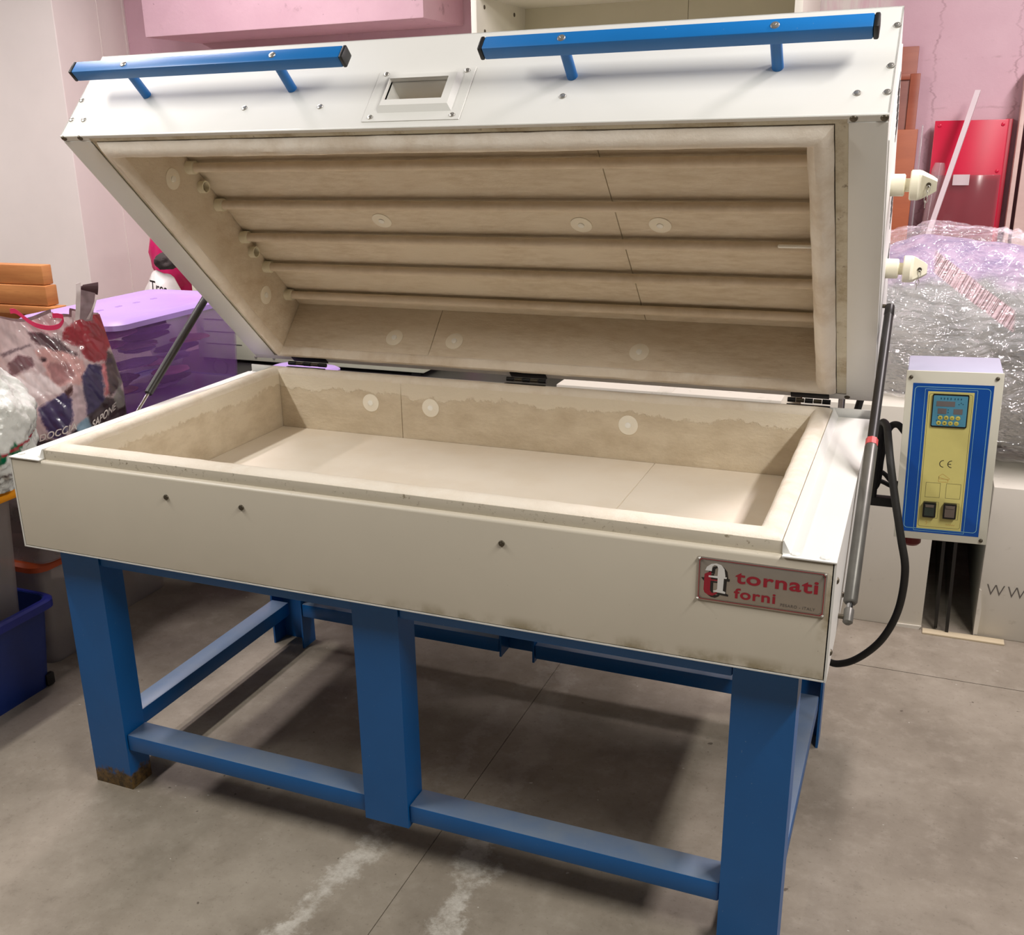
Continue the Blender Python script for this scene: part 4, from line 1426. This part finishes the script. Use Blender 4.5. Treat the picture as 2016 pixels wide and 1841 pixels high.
# lilac lidded bin behind the kiln
b7, rr, N = tapered_bin('storage_bin', -.22, .01, 1.06, 1.45, .660, .778, .008, M_purple, None, 'shallow purple tray with lilac lid close behind the kiln corner', 'storage bin')
lid_on(b7, rr, N, -.22, .01, 1.06, 1.45, .778, .022, M_lilac, ov=.014, step=False)
# bags seen in the gap beside the lid
def lump(name, c, r, mat, label, cat, seed, zmin, amp=.22, sub=4):
    bm = bmesh.new()
    bmesh.ops.create_icosphere(bm, subdivisions=sub, radius=1)
    for v in bm.verts:
        q = 1 + amp * noise.noise(v.co * 1.8 + Vector((seed, 0, 0))) + amp * .5 * abs(noise.noise(v.co * 5 + Vector((seed, 2, 0))))
        v.co = Vector((c[0] + v.co.x * r[0] * q, c[1] + v.co.y * r[1] * q, max(zmin, c[2] + v.co.z * r[2] * q)))
    o = MB().addbm(bm).build(name, mat, None)
    return tag(o, label, cat)
M_mag = pmat('magenta_film', (206, 38, 104), 0.35, var=0.15, scale=20)
lump('plastic_bag', (-1.16, 2.10, 1.10), (.13, .10, .20), M_mag, 'magenta plastic bag behind the purple bin', 'bag', 4, .66)
sb = thing('sports_bag', (-1.03, 1.80, .66), 'white bag with black scribbled lettering behind the purple bin', 'bag')
M_wb = pmat('white_bag_film', (206, 200, 196), 0.4, var=0.12, scale=20)
bm = bmesh.new()
bmesh.ops.create_icosphere(bm, subdivisions=4, radius=1)
for v in bm.verts:
    q = 1 + .1 * noise.noise(v.co * 2)
    v.co = Vector((-1.035 + v.co.x * .095 * q, 1.80 + v.co.y * .09 * q, max(.661, .85 + v.co.z * .205 * q)))
MB().addbm(bm).build('body', M_wb, sb)
flat_text('Trea', lambda a, b: (-1.012 + a * .085, 1.7065, .985 - a * .016 + b * .048), M_pblk, sb, bold=.012, shear=.1)
lump('dark_cap', (-1.005, 1.82, 1.095), (.050, .050, .035), M_cl1, 'dark cap lying on top of the white lettered bag', 'cap', 9, 1.06)

# white cartons behind the kiln
def carton_mat(name, col):
    k = NT(name)
    b = lin(col)
    c = k.ramp(k.noise(1.8, 5), [(0.3, tuple(x * .93 for x in b[:3]) + (1,)), (0.7, b)])
    c = k.mix(k.math('MULTIPLY', k.sm(k.noise(24, 4), .62, .75), .25), c, lin((150, 140, 120)))
    k.color(c)
    k.b.inputs['Roughness'].default_value = 0.7
    return k.m
M_cart = carton_mat('white_carton', (222, 216, 202))
M_tan = carton_mat('cream_cardboard', (214, 198, 166))
M_grey = carton_mat('grey_carton', (150, 140, 142))
def carton(x0, x1, y0, y1, z1, mat, label, group=None, tape=True):
    o = thing('carton', ((x0 + x1) / 2, (y0 + y1) / 2, 0), label, 'box', group)
    MB().box((x0, y0, 0), (x1, y1, z1), .003).build('body', mat, o)
    if tape:
        MB().box(((x0 + x1) / 2 - .025, y0 + .004, z1 - .001), ((x0 + x1) / 2 + .025, y1 - .004, z1 + .0008)).build('flap_seam', mat, o)
    return o
c1 = carton(1.56, 1.992, 1.690, 2.62, .737, M_cart, 'tall white cardboard carton behind the control box')
MB().prism([(1.90, .0), (1.985, .0), (1.992, .012), (1.905, .010)], 1.684, 1.690, 1).build('torn_edge', M_cart, c1)
c2 = carton(2.146, 2.95, 1.700, 2.62, .505, M_cart, 'white carton printed with WW at the right edge')
for i in range(3):
    flat_text('W', lambda a, b, i=i: (2.166 + i * .059 + a * .051, 1.6992, .147 + b * .037), M_pgrey, c2, bold=-.012)
MB().prism([(2.146, .004), (2.158, .006), (2.160, .09), (2.152, .16), (2.1462, .165)], 1.695, 1.700, 1).build('torn_edge', M_cart, c2)
carton(.735, 1.500, 1.690, 2.30, .728, M_cart, 'long white carton hidden behind the kiln body')
sl = MB().box((1.992 + .004, 1.655, 0), (2.235, 1.690, .006), .001)
tag(sl.build('cardboard_sheet', M_tan), 'flat cream cardboard sheet under the gap between cartons', 'sheet')
M_gl = plastic('pane_glass', (70, 92, 84), 0.35, 0.05)
M_strip = pmat('black_edge_strip', (22, 20, 18), 0.4, var=0.2)
for (xa, xb, yb, lab) in ((2.035, 2.030, 1.70, 'left narrow dark glass sheet standing between the cartons'), (2.068, 2.064, 1.68, 'right narrow dark glass sheet standing between the cartons')):
    g = thing('glass_sheet', (xa, yb + .4, .007), lab, 'glass sheet', 'glass sheets between the cartons')
    mb = MB()
    mb.prism([(xa - .003, .007), (xa + .003, .007), (xb + .003 - .008, .505), (xb - .003 - .008, .505)], yb + .008, yb + .75, 1)
    mb.build('pane', M_gl, g)
    mb = MB()
    mb.prism([(xa - .005, .007), (xa + .005, .007), (xb + .005 - .008, .505), (xb - .005 - .008, .505)], yb, yb + .008, 1)
    mb.build('edge_strip', M_strip, g)
    MB().box((xb - .016, yb - .004, .355), (xb + .008, yb + .03, .385), .002).build('corner_clip', plastic('clear_clip', (200, 205, 200), .6), g)
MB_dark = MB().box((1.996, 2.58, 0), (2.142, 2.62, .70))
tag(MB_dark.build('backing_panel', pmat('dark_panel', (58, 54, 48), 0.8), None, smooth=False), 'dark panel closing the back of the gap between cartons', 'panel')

# ---- film wrapped bundle
def bundle():
    root = thing('wrapped_bundle', (2.15, 2.15, .50), 'large bulky bundle wrapped in crinkled clear plastic film on cartons', 'bundle')
    C0 = Vector((2.10, 2.16, .90))
    EL = [(Vector((1.90, 2.15, .92)), Vector((.33, .40, .305))), (Vector((2.34, 2.15, .80)), Vector((.46, .40, .30))), (Vector((2.08, 2.10, .88)), Vector((.30, .36, .335)))]
    def rad(d, grow):
        s = 0
        for (c, r) in EL:
            r = r + Vector((grow,) * 3)
            oc = C0 - c
            A = sum((d[i] / r[i]) ** 2 for i in range(3))
            B = 2 * sum(oc[i] * d[i] / r[i] ** 2 for i in range(3))
            Cc = sum((oc[i] / r[i]) ** 2 for i in range(3)) - 1
            D = B * B - 4 * A * Cc
            if D > 0:
                t = (-B + math.sqrt(D)) / (2 * A)
                if t > 0:
                    s += t ** 14
        return max(s, 1e-9) ** (1 / 14.)
    def clampz(p, lo):
        if p.x < 2.0 or p.y < 1.69:
            z0_ = .742 if p.x < 2.02 else .515
        else:
            z0_ = .515
        if p.z < z0_ + lo:
            p.z = z0_ + lo
        if p.y < 1.66:
            p.y = 1.66 + (p.y - 1.66) * .2
        return p
    bm = bmesh.new()
    bmesh.ops.create_icosphere(bm, subdivisions=6, radius=1)
    for v in bm.verts:
        d = v.co.normalized()
        r = rad(d, -.02)
        r *= 1 + .05 * noise.noise(d * 3) + .02 * noise.noise(d * 7)
        v.co = clampz(C0 + d * r, .006)
    k = NT('bundle_core')
    P = k.pos()
    s = k.sep(P)
    c = k.ramp(k.noise(4, 3), [(.3, lin((88, 90, 87))), (.5, lin((128, 129, 125))), (.7, lin((160, 159, 154)))])
    top = k.math('ADD', s[2], k.math('MULTIPLY', k.noise(6, 3), .12))
    c = k.mix(k.sm(top, 1.14, 1.20), c, k.ramp(k.noise(12, 3), [(.35, lin((126, 106, 150))), (.65, lin((172, 148, 176)))]))
    # printed bar stripes running diagonally across the bundle
    band = k.math('ADD', s[2], k.math('MULTIPLY', k.math('SUBTRACT', s[0], 1.93), .66))
    bm_ = k.math('MULTIPLY', k.math('MULTIPLY', k.sm(band, 1.105, 1.112), k.sm(band, 1.172, 1.165)), k.math('MULTIPLY', k.sm(s[0], 1.90, 1.915), k.sm(s[0], 2.15, 2.135)))
    along = k.math('SUBTRACT', s[0], k.math('MULTIPLY', s[2], .5))
    st_ = k.n('ShaderNodeTexNoise', noise_dimensions='1D')
    st_.inputs['Scale'].default_value = 170
    st_.inputs['Detail'].default_value = 1
    k.l(along, st_.inputs['W'])
    bars = k.sm(st_.outputs['Fac'], .48, .54)
    c = k.mix(bm_, c, k.mix(bars, lin((190, 160, 164)), lin((96, 56, 60))))
    k.color(c)
    k.b.inputs['Roughness'].default_value = .7
    MB().addbm(bm).build('filling', k.m, root)
    # film
    bm = bmesh.new()
    bmesh.ops.create_icosphere(bm, subdivisions=7, radius=1)
    for v in bm.verts:
        d = v.co.normalized()
        r = rad(d, .012)
        q = d * 3.0
        w_ = Vector((noise.noise(q), noise.noise(q + Vector((5, 2, 1))), noise.noise(q + Vector((1, 7, 3)))))
        cr = .034 * abs(noise.noise(d * 4 + w_)) + .016 * abs(noise.noise(d * 9 + w_ * 1.5)) + .005 * abs(noise.noise(d * 20 + w_ * 2))
        v.co = clampz(C0 + d * (r + cr), .002)
    kf = NT('crinkled_film')
    t = kf.t
    tr = kf.n('ShaderNodeBsdfTransparent')
    gl = kf.n('ShaderNodeBsdfGlossy')
    gl.inputs['Roughness'].default_value = .07
    df = kf.n('ShaderNodeBsdfDiffuse')
    df.inputs['Color'].default_value = (.95, .94, .94, 1)
    bp = kf.n('ShaderNodeBump')
    bp.inputs['Strength'].default_value = 1.0
    bp.inputs['Distance'].default_value = .05
    def crease(scale, dist, ph):
        nz = kf.n('ShaderNodeTexNoise')
        nz.inputs['Scale'].default_value = scale
        nz.inputs['Detail'].default_value = 2
        nz.inputs['Distortion'].default_value = dist
        mp = kf.n('ShaderNodeMapping')
        mp.inputs['Rotation'].default_value = (ph, .5, ph * 2)
        mp.inputs['Scale'].default_value = (1, 1, 2.2)
        kf.l(kf.pos(), mp.inputs['Vector'])
        kf.l(mp.outputs[0], nz.inputs['Vector'])
        return kf.math('ABSOLUTE', kf.math('SUBTRACT', nz.outputs['Fac'], .5))
    hgt = kf.math('ADD', kf.math('MULTIPLY', crease(5, 1.2, .4), 2.2), kf.math('MULTIPLY', crease(13, 1.6, 1.1), .8))
    kf.l(hgt, bp.inputs['Height'])
    kf.l(bp.outputs[0], gl.inputs['Normal'])
    kf.l(bp.outputs[0], df.inputs['Normal'])
    m1 = kf.n('ShaderNodeMixShader')
    m1.inputs[0].default_value = .16
    kf.l(tr.outputs[0], m1.inputs[1])
    kf.l(df.outputs[0], m1.inputs[2])
    gl.inputs['Color'].default_value = (.17, .165, .17, 1)
    ad = kf.n('ShaderNodeAddShader')
    kf.l(m1.outputs[0], ad.inputs[0])
    kf.l(gl.outputs[0], ad.inputs[1])
    kf.l(ad.outputs[0], kf.out.inputs['Surface'])
    MB().addbm(bm).build('film', kf.m, root, ang=70)
bundle()

# ---- boards, panels and sticks leaning by the pink wall
M_brown = wood('brown_board', (168, 92, 66), (146, 74, 52), 2, (1, 1, 5))
M_brown2 = wood('brown_board_dark', (150, 88, 70), (128, 70, 56), 2, (1, 1, 5))
M_orb = wood('orange_board', (182, 96, 52), (158, 78, 40), 2, (1, 1, 5))
tag(MB().box((1.41, 2.975, 0), (1.772, 2.995, 1.850), .002).build('board', M_brown), 'tallest red brown board leaning on the pink wall', 'board', 'boards by the pink wall')
bd = thing('cabinet_door', (1.56, 2.96, 0), 'brown framed cabinet door in front of the tallest board', 'board', 'boards by the pink wall')
MB().box((1.41, 2.950, 0), (1.784, 2.970, 1.748), .002).build('panel', M_brown2, bd)
MB().box((1.752, 2.942, 0), (1.788, 2.952, 1.750), .002).build('stile', M_brown, bd)
MB().box((1.41, 2.942, 1.728), (1.7515, 2.952, 1.750), .002).build('top_rail', M_brown, bd)
tag(MB().box((1.42, 2.915, 0), (1.800, 2.938, 1.545), .002).build('board', M_orb), 'orange brown board, lowest of the leaning boards', 'board', 'boards by the pink wall')
tag(MB().box((1.812, 2.93, 0), (1.818, 2.96, 1.56), .001).build('glass_sheet', plastic('pale_glass', (206, 196, 200), .5, .1)), 'thin pale glass sheet on edge beside the brown boards', 'glass sheet')
M_red = pmat('red_panel', (214, 26, 66), 0.32, var=0.05)
rp = thing('red_panel', (1.985, 2.955, 0), 'glossy red panel with corner screws against the pink wall', 'panel')
MB().box((1.858, 2.945, 0), (2.116, 2.965, 1.574), .002).build('sheet', M_red, rp)
MB().box((2.106, 2.966, 0), (2.132, 2.992, 1.576), .002).build('edge', M_red, rp)
for (x, z) in ((1.876, 1.556), (2.098, 1.556), (1.874, 1.385), (2.098, 1.385)):
    screw((x, 2.945, z), (0, -1, 0), rp, M_red, .007)
ac = thing('acrylic_sheet', (1.985, 2.92, 0), 'smoky acrylic sheet with white label in front of the red panel', 'sheet')
MB().box((1.850, 2.925, 0), (2.112, 2.931, 1.372), .001).build('sheet', plastic('smoky_acrylic', (150, 96, 100), .38, .1), ac)
MB().box((1.945, 2.923, 1.334), (2.004, 2.925, 1.374)).build('label_sticker', pmat('sticker_white', (222, 206, 208), .6, var=.04), ac)
M_stick = pmat('white_stick', (226, 208, 212), .5, var=.04)
d0, d1 = Vector((1.994, 2.86, 1.675)), Vector((1.882, 2.80, 1.169))
mb = MB()
dd = (d1 - d0)
sx, sy = Vector((.0095, 0, 0)), Vector((0, .006, -.005))
vs = []
for p in (d0, d0 + dd * (1.66 / .506)):
    vs += [p - sx - sy, p + sx - sy, p + sx + sy, p - sx + sy]
mb.raw(vs, [[0, 1, 2, 3], [4, 5, 6, 7], [0, 1, 5, 4], [1, 2, 6, 5], [2, 3, 7, 6], [3, 0, 4, 7]])
tag(mb.build('stick', M_stick), 'white flat stick leaning behind the wrapped bundle', 'stick')
tu = MB()
e0, e1 = Vector((1.892, 2.884, 1.42)), Vector((1.80, 2.80, .03))
tu.tube([e0, e0 + (e1 - e0) * .02, e1], [.018, .026, .026], 18)
tag(tu.build('film_tube', plastic('clear_tube', (222, 200, 206), .28, .12)), 'rolled clear film tube beside the white stick', 'tube')
M_pale = wood('pale_board', (222, 194, 184), (204, 172, 164), 2, (1, 1, 4))
tag(MB().box((2.150, 2.90, 0), (2.166, 2.99, 1.742), .002).build('board', M_pale), 'narrow pale board standing on edge right of the red panel', 'board')
tag(MB().box((2.178, 2.88, 0), (2.75, 2.90, 1.80), .002).build('board', M_pale), 'wide pale board at the right edge by the pink wall', 'board')

# ---- white open cupboard at the top
M_cup = pmat('white_melamine', (232, 228, 214), 0.4, var=0.03)
M_cupb = pmat('cream_back_board', (206, 200, 172), 0.5, var=0.03)
cu_ = thing('cupboard', (.76, 2.70, 0), 'tall white open cupboard with cream back standing behind the kiln', 'cupboard')
X0, X1, Y0, Y1 = .123, 1.391, 2.43, 2.985
MB().box((X0, Y0, 0), (X0 + .024, Y1, 2.75), .001).build('side_panel', M_cup, cu_)
MB().box((X1 - .028, Y0, 0), (X1, Y1, 2.75), .001).build('side_panel', M_cup, cu_)
MB().box((X0 + .024, Y1 - .012, .0), (.866, Y1, 2.74)).build('back_panel', M_cupb, cu_)
MB().box((.868, Y1 - .012, .0), (X1 - .028, Y1, 2.74)).build('back_panel', M_cupb, cu_)
for z in (.05, .75, 1.40, 2.080, 2.72):
    MB().box((X0 + .024, Y0 + .02, z), (X1 - .028, Y1 - .012, z + .02), .001).build('shelf', M_cup, cu_)
for (y, z) in ((2.51, 2.045), (2.84, 2.045), (2.51, 1.955), (2.84, 1.90)):
    screw((X0 + .0243, y, z), (1, 0, 0), cu_, M_scrd, .0085, 'shelf_pin_hole')
